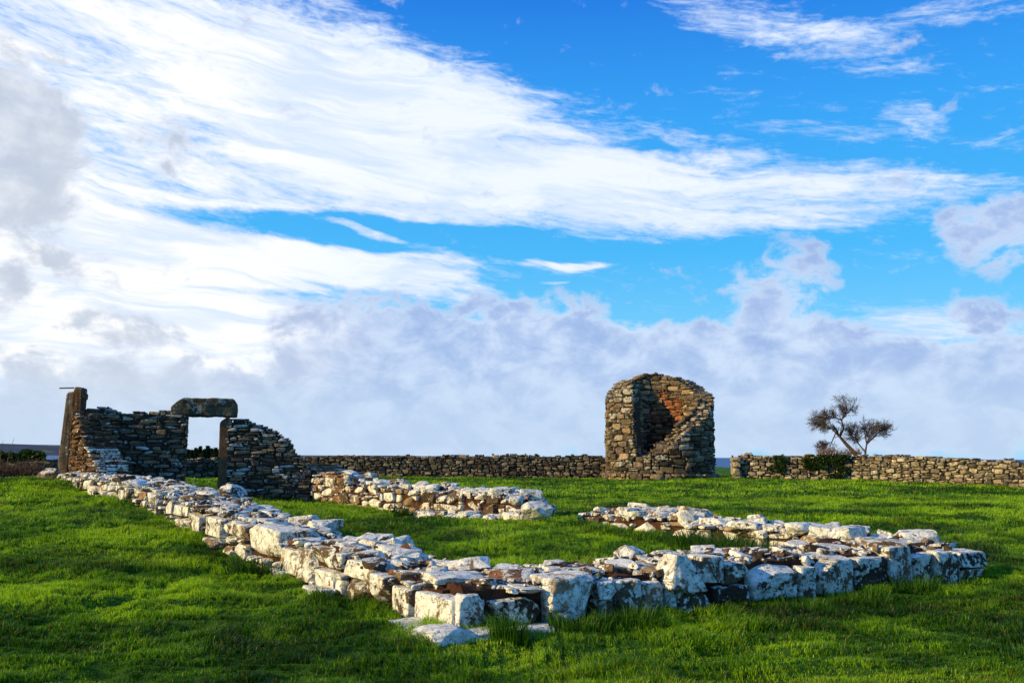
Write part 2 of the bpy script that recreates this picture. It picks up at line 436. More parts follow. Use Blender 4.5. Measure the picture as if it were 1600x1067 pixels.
BOX = [rock(12, 26, 0, .018, 600 + i, .1) for i in range(5)]
ROTS = []
for p in permutations(range(3)):
    for s in range(8):
        m = np.zeros((3, 3))
        for i in range(3): m[i, p[i]] = -1 if (s >> i) & 1 else 1
        if np.linalg.det(m) > 0: ROTS.append(m)
class Stones:
    def __init__(s): s.V, s.F, s.T, s.n = [], [], [], 0
    def add(s, centre, half, frame, tint, lib, jit=.04, rot=None):
        """frame: 3x3 with columns = along, out, up"""
        V0, F0 = lib[rng.integers(len(lib))]
        V = V0 @ ROTS[rng.integers(24)].T
        V = V / np.abs(V).max(0)                       # fill its slot whatever the rotation
        e = Euler(tuple(rng.normal(0, jit, 3))) if rot is None else Euler(rot)
        Rj = np.array(e.to_matrix())
        V = (V * np.asarray(half)) @ Rj.T @ np.asarray(frame).T + np.asarray(centre)
        s.V.append(V); s.F.append(F0 + s.n); s.T.append(np.tile(tint, (len(V), 1))); s.n += len(V)
    def build(s, name, mat, parent=None, sharp=42, origin=None):
        return mesh_obj(name, np.concatenate(s.V), np.concatenate(s.F), mat, parent, np.concatenate(s.T), sharp, True, origin)

class Path:
    """ground polyline of a wall's visible face; `out` is the side it faces (right of travel)"""
    def __init__(s, pts):
        s.p = np.array(pts, float); d = np.diff(s.p, axis=0)
        s.l = np.hypot(d[:, 0], d[:, 1]); s.c = np.r_[0, np.cumsum(s.l)]; s.L = s.c[-1]
        s.d = d / s.l[:, None]
    def at(s, q):
        i = min(max(np.searchsorted(s.c, q) - 1, 0), len(s.l) - 1)
        p = s.p[i] + s.d[i] * (q - s.c[i]); t = s.d[i]
        return p, t, np.array([t[1], -t[0]])
    def frame(s, q):
        p, t, o = s.at(q)
        return p, np.array([[t[0], o[0], 0], [t[1], o[1], 0], [0, 0, 1]])
    def s_of(s, px):
        """length along the path where the plane through column px crosses it"""
        best = None
        for q in np.linspace(-1, s.L + 1, 900):
            p, _, _ = s.at(q); 
            if p[1] < .5: continue
            e = abs(p[0] / p[1] - ray(px, 712).x / ray(px, 712).y)
            if best is None or e < best[0]: best = (e, q)
        return best[1]
    def sz(s, px, py):
        q = s.s_of(px); p, _, _ = s.at(q)
        r = ray(px, py)
        return q, EYE + r.z * p[1] / r.y
class Arc:
    """circle seen from outside; s grows with the angle, 0 towards the camera"""
    def __init__(s, c, r): s.c0 = np.array(c); s.r = r; s.L = 2 * math.pi * r
    def frame(s, q):
        a = q / s.r
        o = np.array([math.sin(a), -math.cos(a)]); t = np.array([math.cos(a), math.sin(a)])
        return s.c0 + o * s.r, np.array([[t[0], o[0], 0], [t[1], o[1], 0], [0, 0, 1]])

def pack(ns, nz, ok, sizes):
    """fill a grid with rectangles, large first; yields (i,j,w,h)"""
    occ = ~ok
    out = []
    for (w_, h_, prob) in sizes:
        cand = [(i, j) for i in range(ns - w_ + 1) for j in range(nz - h_ + 1)]
        random.shuffle(cand)
        for (i, j) in cand:
            if occ[i, j]: continue
            if random.random() > prob: continue
            if not occ[i:i + w_, j:j + h_].any():
                occ[i:i + w_, j:j + h_] = True; out.append((i, j, w_, h_))
    return out

def masonry(S, path, s0, s1, zb, top, thick, layers, cs, cz, sizes, tint, lib, keep=None, prot=.02, gap=.93, jit=.035, end_in=0.0):
    """stones in `layers` skins through the wall's thickness. top(s,t): height, t in 0..1 from the visible face inwards"""
    ns = int((s1 - s0) / cs); dt = thick / layers
    ztops = [[top(s0 + (i + .5) * cs, (k + .5) / layers) for i in range(ns)] for k in range(layers)]
    zmin = min(zb(s0 + (i + .5) * cs) for i in range(ns)); zmax = max(max(r_) for r_ in ztops)
    nz = int((zmax - zmin) / cz) + 1
    for k in range(layers):
        ok = np.zeros((ns, nz), bool)
        for i in range(ns):
            sc_ = s0 + (i + .5) * cs
            b = zb(sc_)
            for j in range(nz):
                zc = zmin + (j + .5) * cz
                if b - cz < zc < ztops[k][i]:
                    if keep is not None and not keep(sc_, zc, k): continue
                    # inner skins: only where near the surface
                    if 0 < k < layers - 1:
                        lo = min(ztops[k][max(0, i - 2):i + 3])
                        if zc < lo - .45 and 2 < i < ns - 3: continue
                    ok[i, j] = True
        for (i, j, w_, h_) in pack(ns, nz, ok, sizes):
            sc_ = s0 + (i + w_ / 2) * cs; zc = zmin + (j + h_ / 2) * cz
            p, fr = path.frame(sc_)
            o2 = fr[:2, 1]
            pr = rng.normal(0, prot)
            tt = (k + .5) * dt - pr
            c = np.array([p[0] - o2[0] * tt, p[1] - o2[1] * tt, zc])
            half = np.array([w_ * cs / 2 * gap * rng.uniform(.94, 1.03), dt / 2 * 1.12, h_ * cz / 2 * gap * rng.uniform(.92, 1.04)])
            S.add(c, half, fr, tint(sc_, zc, k, w_ * h_, ztops[k][min(i, ns - 1)]), lib, jit)

def core(name, path, s0, s1, zb, top, thick, mat, parent, inset=.07, down=.09, step=.15, nt=5, rough=.02):
    q = np.arange(s0, s1 + step * .5, step); V = []
    for si in q:
        p, fr = path.frame(si); o2 = fr[:2, 1]
        b = zb(si) - .25
        rough_ = rough
        row = [(inset, b)] + [(inset + (thick - 2 * inset) * k / (nt - 1), top(si, k / (nt - 1)) - down + (fbm(np.array([si * 3.1]), np.array([k * thick / nt * 3.1 + 50]), 61, 3)[0] - .5) * rough_ * 5) for k in range(nt)] + [(thick - inset, b)]
        for t_, z_ in row: V.append((p[0] - o2[0] * t_, p[1] - o2[1] * t_, max(z_, b)))
    m = nt + 2; Fq = []
    for i in range(len(q) - 1):
        for j in range(m - 1):
            a = i * m + j; Fq.append((a, a + 1, a + m + 1, a + m))
    caps = np.array([[k for k in range(m)][::-1], [(len(q) - 1) * m + k for k in range(m)]])
    return mesh_obj(name, V, [np.array(Fq), caps], mat, parent, smooth=True, sharp=60)

def interp(pts):
    xs = [p[0] for p in pts]; ys = [p[1] for p in pts]
    o = np.argsort(xs); xs = np.array(xs)[o]; ys = np.array(ys)[o]
    return lambda s: float(np.interp(s, xs, ys))
def jag(s, seed, step, amp):
    return (float(vnoise(np.array([s / step]), np.array([seed * 3.7]), seed)[0]) - .5) * 2 * amp

def scatter_slabs(S, path, s0, s1, top, thick, n, size, tint, lib, tilt=.12, skip=None, flat=(.22, .45), tlo=.08):
    for _ in range(n):
        si = rng.uniform(s0, s1); t_ = rng.uniform(tlo, .92)
        if skip and skip(si, t_): continue
        p, fr = path.frame(si); o2 = fr[:2, 1]
        a = rng.uniform(*size) * rng.choice([1, 1, .6, .6, 1.4], p=[.3, .2, .2, .15, .15]); b = a * rng.uniform(.5, 1); h = a * rng.uniform(*flat)
        z = top(si, t_) + h * .25 + rng.uniform(-.02, .03)
        c = (p[0] - o2[0] * t_ * thick, p[1] - o2[1] * t_ * thick, z)
        S.add(c, (a, b, h), fr, tint(si, z, 1, 9, z), lib, rot=(rng.normal(0, tilt), rng.normal(0, tilt), rng.uniform(0, 6.28)))

# ------------------------------------------------------------ plan of the ruined room
A = np.array([at(712, 1000, 7.8).x, 7.8]); B = np.array([at(90, 750, 22.4).x, 22.4])
Cc = np.array([at(1532, 900, 10.8).x, 10.8])
left_path = Path([B, A])                       # travelling B->A, right-hand side faces the sunlit field
front_path = Path([A, Cc])
dirL = (A - B) / np.linalg.norm(A - B)
side_n = np.array([at(1470, 860, 11.6).x, 11.6]); side_f = np.array([at(484, 780, 24.4).x, 24.4])
side_path = Path([side_f, side_n])             # faces into the room, lit
door_path = Path([[at(104, 750, 22.5).x, 22.5], [at(486, 775, 24.3).x, 24.3]])
def gz(path):
    def f(s):
        p, _ = path.frame(s)[0], None
        return Tz(p[0], p[1]) - .12
    cache = {}
    def h(s):
        k = round(s * 4)
        if k not in cache: cache[k] = f(k / 4)
        return cache[k]
    return h
footprints = []                                 # (p0, p1, inner thickness) to keep the grass off
def footprint(path, thick, s0=None, s1=None):
    s0 = 0 if s0 is None else s0; s1 = path.L if s1 is None else s1
    for q in np.arange(s0, s1, .5):
        a = path.frame(q)[0]; b = path.frame(min(q + .5, s1))[0]; o = path.frame(q + .2)[1][:2, 1]
        footprints.append((a, b, o, thick))

def prof(path, pts):
    return interp([path.sz(*p) for p in pts])

def near_tint(lich=.62, spread=.22, hue=None):
    spread *= 1.25; lich -= .02
    def f(s, z, k, area, zt):
        h = rng.uniform(0, 1) if hue is None else np.clip(rng.normal(*hue), 0, 1)
        l = np.clip(rng.normal(lich, spread), 0, 1)
        return (rng.uniform(.25, .9), h, l)
    return f

# custom blocks seen one by one in the photograph: pixel boxes on a face
def face_blocks(parent, path, boxes, depth, mat, name='facing_block', lib=HI):
    taken = []
    for bx in boxes:
        x0, x1, yt, yb, l = bx[:5]; bri = bx[5] if len(bx) > 5 else .6; dep = bx[6] if len(bx) > 6 else depth
        s0, _ = path.sz(x0, yt); s1, _ = path.sz(x1, yt)
        xm = (x0 + x1) / 2
        _, zt = path.sz(xm, yt); _, zb_ = path.sz(xm, yb)
        sc_ = (s0 + s1) / 2; p, fr = path.frame(sc_); o2 = fr[:2, 1]
        S = Stones(); l = l - .17 if l > .6 else l
        pr = rng.uniform(-.01, .05)
        c = (p[0] - o2[0] * (dep / 2 - pr), p[1] - o2[1] * (dep / 2 - pr), (zt + zb_) / 2)
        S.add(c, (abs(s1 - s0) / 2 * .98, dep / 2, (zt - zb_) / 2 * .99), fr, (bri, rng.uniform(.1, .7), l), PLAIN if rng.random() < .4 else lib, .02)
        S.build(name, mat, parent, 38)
        taken.append((min(s0, s1), max(s0, s1), zb_, zt))
    return taken
def avoid(taken, layer_max=0):
    def k(s, z, kk):
        if kk > layer_max: return True
        for a, b, c, d in taken:
            if a - .01 < s < b + .01 and c - .01 < z < d + .01: return False
        return True
    return k

near_sizes = [(6, 4, .06), (5, 4, .10), (5, 3, .2), (4, 3, .3), (4, 2, .4), (3, 3, .35), (3, 2, .5), (2, 3, .3), (3, 1, .4), (2, 2, .6), (2, 1, .8), (1, 1, .8)]

# ---- left wall
zbL = gz(left_path)
topL = prof(left_path, [(92, 741), (140, 747), (180, 753), (240, 768), (290, 787), (340, 805), (400, 828), (440, 849), (500, 856), (545, 875), (600, 893), (650, 912), (712, 926)])
TL = 1.05
def top_left(s, t): return topL(s) + jag(s, 5, .35, .035) + jag(s + t * 7, 9, .22, .03) - .02 * t
wl = empty('ruined_wall', (A[0], A[1], 0), 'long low ruined wall of white lichened stones running from the near corner back to the tall pillar', 'stone wall', 'low ruined walls of the roofless building')
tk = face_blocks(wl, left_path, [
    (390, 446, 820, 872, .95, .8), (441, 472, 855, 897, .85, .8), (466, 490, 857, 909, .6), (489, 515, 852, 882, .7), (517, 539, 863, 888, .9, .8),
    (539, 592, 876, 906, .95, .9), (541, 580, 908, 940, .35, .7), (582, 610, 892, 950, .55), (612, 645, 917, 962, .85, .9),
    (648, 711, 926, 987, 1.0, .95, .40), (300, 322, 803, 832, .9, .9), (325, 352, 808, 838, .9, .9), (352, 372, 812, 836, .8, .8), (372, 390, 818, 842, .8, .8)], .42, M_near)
S = Stones()
masonry(S, left_path, 0, left_path.L - .1, zbL, top_left, TL, 3, .085, .062, near_sizes, near_tint(.66, .2, (.45, .25)), MID, keep=avoid(tk), prot=.025)
scatter_slabs(S, left_path, .5, left_path.L - .6, top_left, TL, 420, (.07, .17), near_tint(.62, .22), MID, .12, flat=(.15, .4))
scatter_slabs(S, left_path, 8, left_path.L - .5, top_left, TL, 60, (.13, .24), near_tint(.66, .2), HI, .08, flat=(.10, .24), tlo=.3)
scatter_slabs(S, left_path, .5, left_path.L - .3, top_left, TL, 900, (.02, .06), near_tint(.45, .3), LO, .5, flat=(.4, .8))
S.build('masonry', M_near, wl)
core('earth_core', left_path, 0, left_path.L - .42, zbL, lambda s, t: top_left(s, t) + .075 + .03 * t, TL, M_earth, wl, nt=16, rough=.022, inset=.12, step=.07)
footprint(left_path, TL)

# ---- front wall
zbF = gz(front_path)
topF = prof(front_path, [(712, 924), (790, 930), (850, 922), (930, 905), (1030, 905), (1100, 893), (1170, 885), (1250, 880), (1330, 872), (1400, 862), (1450, 860), (1530, 862)])
TF = 1.12
def top_front(s, t): return topF(s) + jag(s + 3, 15, .4, .03) + jag(s + t * 7, 19, .25, .03) + .02 * t
wf = empty('ruined_wall', (Cc[0], Cc[1], 0), 'low near ruined wall with large white blocks on its shaded face, right of the near corner', 'stone wall', 'low ruined walls of the roofless building')
tk = face_blocks(wf, front_path, [
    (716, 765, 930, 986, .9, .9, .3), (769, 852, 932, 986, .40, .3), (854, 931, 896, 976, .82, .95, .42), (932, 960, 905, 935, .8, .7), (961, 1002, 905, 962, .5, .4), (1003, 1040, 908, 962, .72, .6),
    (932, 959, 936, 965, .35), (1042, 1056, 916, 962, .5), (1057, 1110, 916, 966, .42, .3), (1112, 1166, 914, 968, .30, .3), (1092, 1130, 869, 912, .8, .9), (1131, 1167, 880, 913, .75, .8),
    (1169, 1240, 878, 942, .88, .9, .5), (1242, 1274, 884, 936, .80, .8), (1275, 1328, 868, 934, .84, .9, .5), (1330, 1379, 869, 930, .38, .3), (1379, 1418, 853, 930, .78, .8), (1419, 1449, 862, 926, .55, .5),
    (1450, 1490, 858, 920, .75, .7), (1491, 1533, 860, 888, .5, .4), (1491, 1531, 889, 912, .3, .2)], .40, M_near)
S = Stones()
masonry(S, front_path, .36, front_path.L - .1, zbF, top_front, TF, 3, .085, .062, near_sizes, near_tint(.55, .22), MID, keep=avoid(tk), prot=.02)
scatter_slabs(S, front_path, .7, front_path.L, top_front, TF, 120, (.05, .15), near_tint(.62, .22), MID, .12, flat=(.15, .4), tlo=.25)
scatter_slabs(S, front_path, .4, front_path.L, top_front, TF, 34, (.12, .26), near_tint(.62, .2), HI, .07, flat=(.10, .22), tlo=.36)
scatter_slabs(S, front_path, .3, front_path.L, top_front, TF, 520, (.015, .05), near_tint(.45, .3), LO, .5, flat=(.4, .8))
S.build('masonry', M_near, wf)
core('earth_core', front_path, .12, front_path.L - .10, zbF, lambda s, t: top_front(s, t) + .085 + .03 * t, TF, M_earth, wf, nt=16, rough=.022, inset=.14, step=.07)
footprint(front_path, TF)

# corner infill between the two near walls belongs to the left wall; footing slabs of the corner
def stone_obj(name, px, py, d, half, yaw, tint, lib, mat, parent=None, label=None, cat='stone', group=None, tilt=(0, 0), z=None, sharp=38):
    p = at(px, py, d)
    if z is not None: p.z = z
    ca, sa = math.cos(yaw), math.sin(yaw)
    fr = np.array([[ca, -sa, 0], [sa, ca, 0], [0, 0, 1]])
    S = Stones(); S.add(p, half, fr, tint, lib, rot=(tilt[0], tilt[1], 0))
    o = S.build(name, mat, parent, sharp, origin=(None if parent is not None else tuple(p)))
    if label: tag(o, label, cat, group)
    return o
yawL = math.atan2(dirL[1], dirL[0]); fd = (Cc - A) / np.linalg.norm(Cc - A); yawF = math.atan2(fd[1], fd[0])
for (px, py, d, hx, hy, hz, yaw) in [(690, 1000, 7.72, .30, .21, .085, yawL), (650, 990, 8.1, .22, .17, .07, yawL), (608, 978, 8.45, .16, .12, .03, yawL), (495, 931, 9.75, .26, .10, .05, yawL), (442, 902, 10.9, .14, .1, .06, yawL),
                                     (738, 1003, 7.75, .24, .15, .07, yawF), (820, 996, 7.95, .28, .13, .05, yawF)]:
    stone_obj('footing_slab', px, py - 5, d, (hx * 1.1, hy * 1.1, hz * 1.25), yaw, (.8, .5, .85), HI, M_near, wl)

# ---- side wall beyond, in two lengths with a gap
zbS = gz(side_path)
topS = prof(side_path, [(486, 742), (530, 748), (545, 757), (600, 762), (680, 768), (740, 773), (780, 776), (820, 792), (857, 798), (890, 800), (930, 800), (1000, 808), (1060, 815), (1130, 822), (1240, 836), (1330, 846), (1470, 856)])
gap0 = side_path.s_of(812); gap1 = side_path.s_of(903)
def top_side(s, t): return topS(s) + jag(s + 1, 25, .4, .05) + jag(s + t * 7, 29, .25, .035) + .02 * t
TS = 1.05
for (s0, s1, lab, nm) in [(0, gap0, 'low ruined wall with honey coloured sunlit face running from the doorway wall to a white boulder', 'far'), (gap1, side_path.L - .15, 'low crumbling ruined wall beyond the near wall, with grass tufts at its foot', 'near')]:
    p0 = side_path.frame(s0)[0]
    wsd = empty('ruined_wall', (p0[0], p0[1], 0), lab, 'stone wall', 'low ruined walls of the roofless building')
    S = Stones()
    masonry(S, side_path, s0, s1, zbS, top_side, TS, 3, .085, .065, near_sizes, near_tint(.52 if nm == 'far' else .64, .22, (.55, .22)), MID, prot=.03)
    scatter_slabs(S, side_path, s0 + .2, s1 - .2, top_side, TS, int((s1 - s0) * 17), (.09, .2), near_tint(.7, .16), MID, .12, flat=(.25, .55))
    scatter_slabs(S, side_path, s0 + .1, s1 - .1, top_side, TS, int((s1 - s0) * 45), (.02, .06), near_tint(.45, .3), LO, .5, flat=(.4, .8))
    S.build('masonry', M_near, wsd)
    core('earth_core', side_path, s0 + .05, s1 - .08, zbS, lambda s, t: top_side(s, t) + .04, TS, M_earth, wsd, nt=6)
    footprint(side_path, TS, s0, s1)
ORD = ['first', 'second', 'third', 'fourth', 'fifth', 'sixth', 'seventh', 'eighth', 'ninth', 'tenth', 'eleventh', 'twelfth', 'thirteenth', 'fourteenth', 'fifteenth', 'sixteenth', 'seventeenth']
# spilled stones along the foot of the far length
for i in range(17):
    px = 655 + i * 11 + rng.uniform(-3, 3)
    d = 19.0 - i * .13 + rng.uniform(-.3, .3)
    x_ = at(px, 800, d).x; h = rng.uniform(.06, .13)
    stone_obj('fallen_stone', px, 800, d, (rng.uniform(.09, .30), rng.uniform(.08, .2), h), rng.uniform(0, 3), (.7, rng.uniform(.1, .6), rng.uniform(.5, .8)), HI if i % 2 else ROUND, M_near,
              label=ORD[i] + ' pale fallen stone from the left beside the honey coloured wall', cat='stone', group='fallen stones beside the wall', z=Tz(x_, d) + h * rng.uniform(.3, .8))

# ---- loose boulders with a look of their own
stone_obj('boulder', 838, 797, 16.2, (.30, .24, .17), .3, (.9, .4, .97), ROUND, M_near, label='round bright white boulder ending the honey coloured wall before the gap', cat='boulder', group='loose boulders on the ruins')
stone_obj('boulder', 627, 853, 10.9, (.20, .16, .11), .3, (.8, .4, .93), ROUND, M_near, label='pale domed boulder sitting on the back edge of the long left wall near the corner', cat='boulder', group='loose boulders on the ruins')
stone_obj('boulder', 363, 774, 15.2, (.26, .24, .21), .4, (.6, .3, .50), ROUND, M_near, label='pointed grey and white boulder on the left wall just in front of the door post', cat='boulder', group='loose boulders on the ruins', tilt=(0, .1))
stone_obj('boulder', 322, 772, 15.6, (.16, .15, .13), .9, (.7, .3, .62), ROUND, M_near, label='small rounded white stone on the left wall, below the door opening', cat='boulder', group='loose boulders on the ruins')
stone_obj('boulder', 305, 777, 15.5, (.15, .12, .10), .2, (.4, .2, .45), ROUND, M_near, label='dark grey stone on the left wall beside the small white one', cat='boulder', group='loose boulders on the ruins')
stone_obj('boulder', 983, 866, 10.1, (.20, .15, .11), yawF, (.9, .4, .72), ROUND, M_near, label='cream angular boulder on the back edge of the near wall', cat='boulder', group='loose boulders on the ruins')
stone_obj('boulder', 1035, 874, 9.9, (.22, .10, .06), yawF, (.9, .5, .85), HI, M_near, label='long thin cream stone lying behind the peaked block on the near wall', cat='boulder', group='loose boulders on the ruins')
def peaked():
    V, Fq = cube_grid(18)
    V = V / ((np.abs(V) ** 16).sum(1) ** (1 / 16))[:, None]
    u = (V[:, 2] + 1) / 2
    V[:, 0] = V[:, 0] * (1 - .72 * u) - .22 * u
    V[:, 1] = V[:, 1] * (1 - .45 * u) + .15 * u
    V[:, 2] += .18 * (V[:, 0] < -.2) * (1 - u)
    D = np.array([noise.fractal(Vector((v * 1.8).tolist()), .9, 2.1, 5) for v in V])
    V = V + V / np.linalg.norm(V, axis=1)[:, None] * (D * .06)[:, None]
    p = at(1059, 893, 9.0); fr = np.array([[fd[0], fd[1], 0], [fd[1], -fd[0], 0], [0, 0, 1]])
    V = V * np.array([.235, .20, .18]) @ fr.T + np.array(p)
    o = mesh_obj('boulder', V, Fq[:, ::-1], M_near, None, np.tile((.95, .4, .70), (len(V), 1)), 34, origin=tuple(p))
    tag(o, 'peaked white block perched on the front edge of the near wall', 'boulder', 'loose boulders on the ruins')
peaked()
stone_obj('boulder', 1250, 826, 13.2, (.22, .17, .10), .2, (1, .5, 1), ROUND, M_near, label='smooth bright white boulder on top of the crumbling wall beyond', cat='boulder', group='loose boulders on the ruins')
stone_obj('stone_slab', 790, 907, 8.95, (.40, .24, .045), yawL + .15, (.9, .75, .80), HI, M_near, label='big flat pinkish slab lying on the red earth at the near corner', cat='stone slab')
stone_obj('stone_slab', 725, 907, 8.75, (.13, .08, .06), .5, (.9, .6, .85), HI, M_near, label='small white slab on red earth left of the big flat slab', cat='stone slab')
stone_obj('standing_stone', 251, 790, 15.0, (.05, .09, .24), yawL, (.8, .55, .55), HI, M_near, label='slim upright stone against the sunlit face of the long left wall', cat='standing stone')
stone_obj('boulder', 76, 744, 23.5, (.30, .22, .22), .1, (.5, .6, .10), ROUND, M_near, label='round brown boulder in the grass at the foot of the tall pillar', cat='boulder', group='loose boulders on the ruins')

# ---- doorway wall
zbD = gz(door_path)
topD = prof(door_path, [(106, 642), (135, 637), (165, 636), (185, 645), (230, 643), (262, 640), (292, 643), (300, 646), (338, 652), (362, 655), (384, 652), (400, 662), (418, 668), (438, 680), (455, 690), (462, 705), (474, 715), (486, 735)])
sd0 = door_path.s_of(293); sd1 = door_path.s_of(341); sd2 = door_path.s_of(357)
def top_door(s, t): return topD(s) + jag(s, 35, .22, .05)
TD = .75
wd = empty('doorway_wall', (door_path.p[0][0], door_path.p[0][1], Tz(*door_path.p[0])), 'tall dark rubble gable wall with an open doorway, broken down to a slope on its right', 'stone wall')
thin = [(7, 2, .12), (5, 3, .10), (5, 2, .25), (4, 2, .3), (6, 1, .3), (3, 2, .35), (3, 3, .15), (4, 1, .5), (3, 1, .6), (2, 2, .5), (2, 1, .8), (1, 1, .8)]
def door_tint(s, z, k, area, zt):
    l = .05 if rng.random() < .76 else rng.uniform(.35, .75)
    b = rng.uniform(.15, .8)
    if s > sd1: b += .15; l += .1 * rng.random()
    if zt - z < .25: l += .25; b += .25
    return (min(b, 1), rng.uniform(0, 1), min(l, 1))
for nm, s0, s1 in [('masonry', 0, sd0), ('masonry', sd2 - .06, door_path.L)]:
    S = Stones()
    masonry(S, door_path, s0, s1, zbD, top_door, TD, 3, .062, .050, thin, door_tint, MID, prot=.018, gap=.95)
    S.build(nm, M_door, wd)
    core('mortar_core', door_path, s0 + .03, s1 - .1, zbD, top_door, TD, M_core, wd, inset=.05, down=.10)
footprint(door_path, TD, 0, sd0); footprint(door_path, TD, sd1, door_path.L)
def block_on(path, s0, s1, z0, z1, t0, t1, name, mat, parent, tint, lib=PLAIN, rot=(0, 0, 0)):
    sc_ = (s0 + s1) / 2; p, fr = path.frame(sc_); o2 = fr[:2, 1]; tm = (t0 + t1) / 2
    S = Stones(); S.add((p[0] - o2[0] * tm, p[1] - o2[1] * tm, (z0 + z1) / 2), ((s1 - s0) / 2, (t1 - t0) / 2, (z1 - z0) / 2), fr, tint, lib, rot=rot)
    return S.build(name, mat, parent, 38)
_, zpt = door_path.sz(350, 648)
block_on(door_path, sd1, sd2, zbD(sd1), zpt, .0, .62, 'door_jamb', M_post, wd, (.5, .4, .05), lib=BOX)
_, zl0 = door_path.sz(320, 650); _, zl1 = door_path.sz(320, 622)
sl0 = door_path.s_of(263); sl1 = door_path.s_of(368)
def lintel():
    V, Fq = cube_grid(26)
    V = V / ((np.abs(V) ** 18).sum(1) ** (1 / 18))[:, None]
    # rounded upper left shoulder, chamfered right end
    m = np.clip((-.62 - V[:, 0]) / .38, 0, 1); V[:, 2] -= m ** 1.5 * .9 * (V[:, 2] + 1) / 2 * 1.2
    m = np.clip((V[:, 0] - .85) / .15, 0, 1); V[:, 2] -= m * .5 * (V[:, 2] + 1) / 2
    V[:, 2] += .05 * np.sin(V[:, 0] * 3.0) - .06 * V[:, 0]
    D = np.array([noise.fractal(Vector((v[0] * 4, v[1] * 1.5, v[2] * 1.2)), .9, 2.1, 5) for v in V])
    V = V + (V / np.linalg.norm(V, axis=1)[:, None]) * (D * np.array([.075]))[:, None] * np.array([.25, 1, 1.6])
    p, fr = door_path.frame((sl0 + sl1) / 2); o2 = fr[:2, 1]
    V = V * np.array([(sl1 - sl0) / 2, .40, (zl1 - zl0) / 2]) @ fr.T + np.array([p[0] - o2[0] * .34, p[1] - o2[1] * .34, (zl0 + zl1) / 2])
    mesh_obj('lintel', V, Fq, M_lintel, wd, np.tile((.5, .5, .42), (len(V), 1)), 38)
lintel()

# ---- tall pillar at the left end of the doorway wall, with the stub of the side wall
pc = at(112, 740, 22.2)
pil = empty('stone_pillar', (pc.x, pc.y, Tz(pc.x, pc.y)), 'tall narrow stone pillar standing above the left end of the doorway wall', 'stone pillar')
def pz(py): return at(110, py, 22.3).z
q0, q1 = door_path.s_of(108), door_path.s_of(126)
M_pil = M_post
block_on(door_path, q0 - .02, q1 - .02, pz(672), pz(603), -.10, .55, 'shaft', M_pil, pil, (.25, .2, .25), rot=(0, .01, 0))
block_on(door_path, q0, q1 + .02, pz(752), pz(673), -.06, .55, 'shaft', M_pil, pil, (.5, .4, .2))
block_on(door_path, q1 - .12, q1 + .05, pz(623), pz(613), -.08, .30, 'ledge', M_pil, pil, (.3, .3, .2))
block_on(door_path, q0 - .22, q0 + .015, pz(755), pz(600), .0, .60, 'quoin', M_pil, pil, (.95, .95, .2), lib=BOX, rot=(0, .035, 0))  # bright tint paints the sunlit left face; upper shaft is darkened as shaded front
# iron peg near the top
a = at(116, 606, 22.6); b = at(93, 606.5, 22.6)
def tube(pts, rad, n=6):
    V, Fq = [], []
    pts = [Vector(p) for p in pts]
    for i, p in enumerate(pts):
        t = (pts[min(i + 1, len(pts) - 1)] - pts[max(i - 1, 0)]).normalized()
        u = t.orthogonal().normalized(); v = t.cross(u)
        r_ = rad[i] if isinstance(rad, (list, tuple)) else rad
        for k in range(n):
            an = 2 * math.pi * k / n
            V.append(p + (u * math.cos(an) + v * math.sin(an)) * r_)
    for i in range(len(pts) - 1):
        for k in range(n):
            Fq.append((i * n + k, i * n + (k + 1) % n, (i + 1) * n + (k + 1) % n, (i + 1) * n + k))
    return V, Fq
m_iron, gi = material('rusty_iron')
finish(gi, gi.ramp(gi.noise(gi.n('ShaderNodeNewGeometry').outputs['Position'], 30, 4), [(.3, (.03, .02, .015)), (.7, (.09, .04, .02))]), .8)
V_, F_ = tube([a, a.lerp(b, .5), b], .017)
mesh_obj('peg', V_, np.array(F_), m_iron, pil)
# stub of the side wall climbing to the doorway wall (sunlit)
stub = empty('wall_stub', (at(135, 735, 21.8).x, 21.8, 0), 'sunlit brown broken wall stub stepping up to the doorway wall beside the pillar', 'stone wall')
spath = Path([[at(106, 740, 22.45).x, 22.45], [at(152, 740, 21.2).x, 21.2]])
topSt = interp([(0, pz(641)), (.25 * spath.L, pz(650)), (.45 * spath.L, pz(680)), (.60 * spath.L, pz(702)), (.8 * spath.L, pz(716)), (spath.L, pz(735))])
S = Stones()
masonry(S, spath, 0, spath.L, gz(spath), lambda s, t: topSt(s) + jag(s, 41, .2, .05), .75, 3, .075, .055, thin, lambda s, z, k, a_, zt: (rng.uniform(.2, .75), rng.uniform(.1, .9), .70 if zt - z < .22 and z < pz(700) else .2), MID, prot=.02)
S.build('masonry', M_post, stub)
core('mortar_core', spath, .03, spath.L - .08, gz(spath), lambda s, t: topSt(s), .75, M_core, stub, down=.12)

# corner stub where the side wall meets the doorway wall
cs_path = Path([[at(478, 780, 24.9).x, 24.9], [at(538, 780, 23.0).x, 23.0]])
cst = empty('wall_stub', (cs_path.p[0][0], cs_path.p[0][1], 0), 'square cut honey coloured corner stub right of the doorway wall slope', 'stone wall')
topC = interp([(0, cs_path.sz(480, 722)[1]), (cs_path.L * .3, cs_path.sz(495, 734)[1]), (cs_path.L * .75, cs_path.sz(520, 739)[1]), (cs_path.L, cs_path.sz(536, 748)[1])])
S = Stones()
masonry(S, cs_path, 0, cs_path.L, gz(cs_path), lambda s, t: topC(s) + jag(s, 44, .3, .04), .9, 3, .09, .065, near_sizes, lambda s, z, k, a_, zt: (rng.uniform(.6, 1), rng.uniform(.4, .8), .35), MID, prot=.02)
S.build('masonry', M_post, cst)
core('mortar_core', cs_path, .03, cs_path.L - .08, gz(cs_path), lambda s, t: topC(s), .9, M_core, cst, down=.12)
footprint(cs_path, .9)

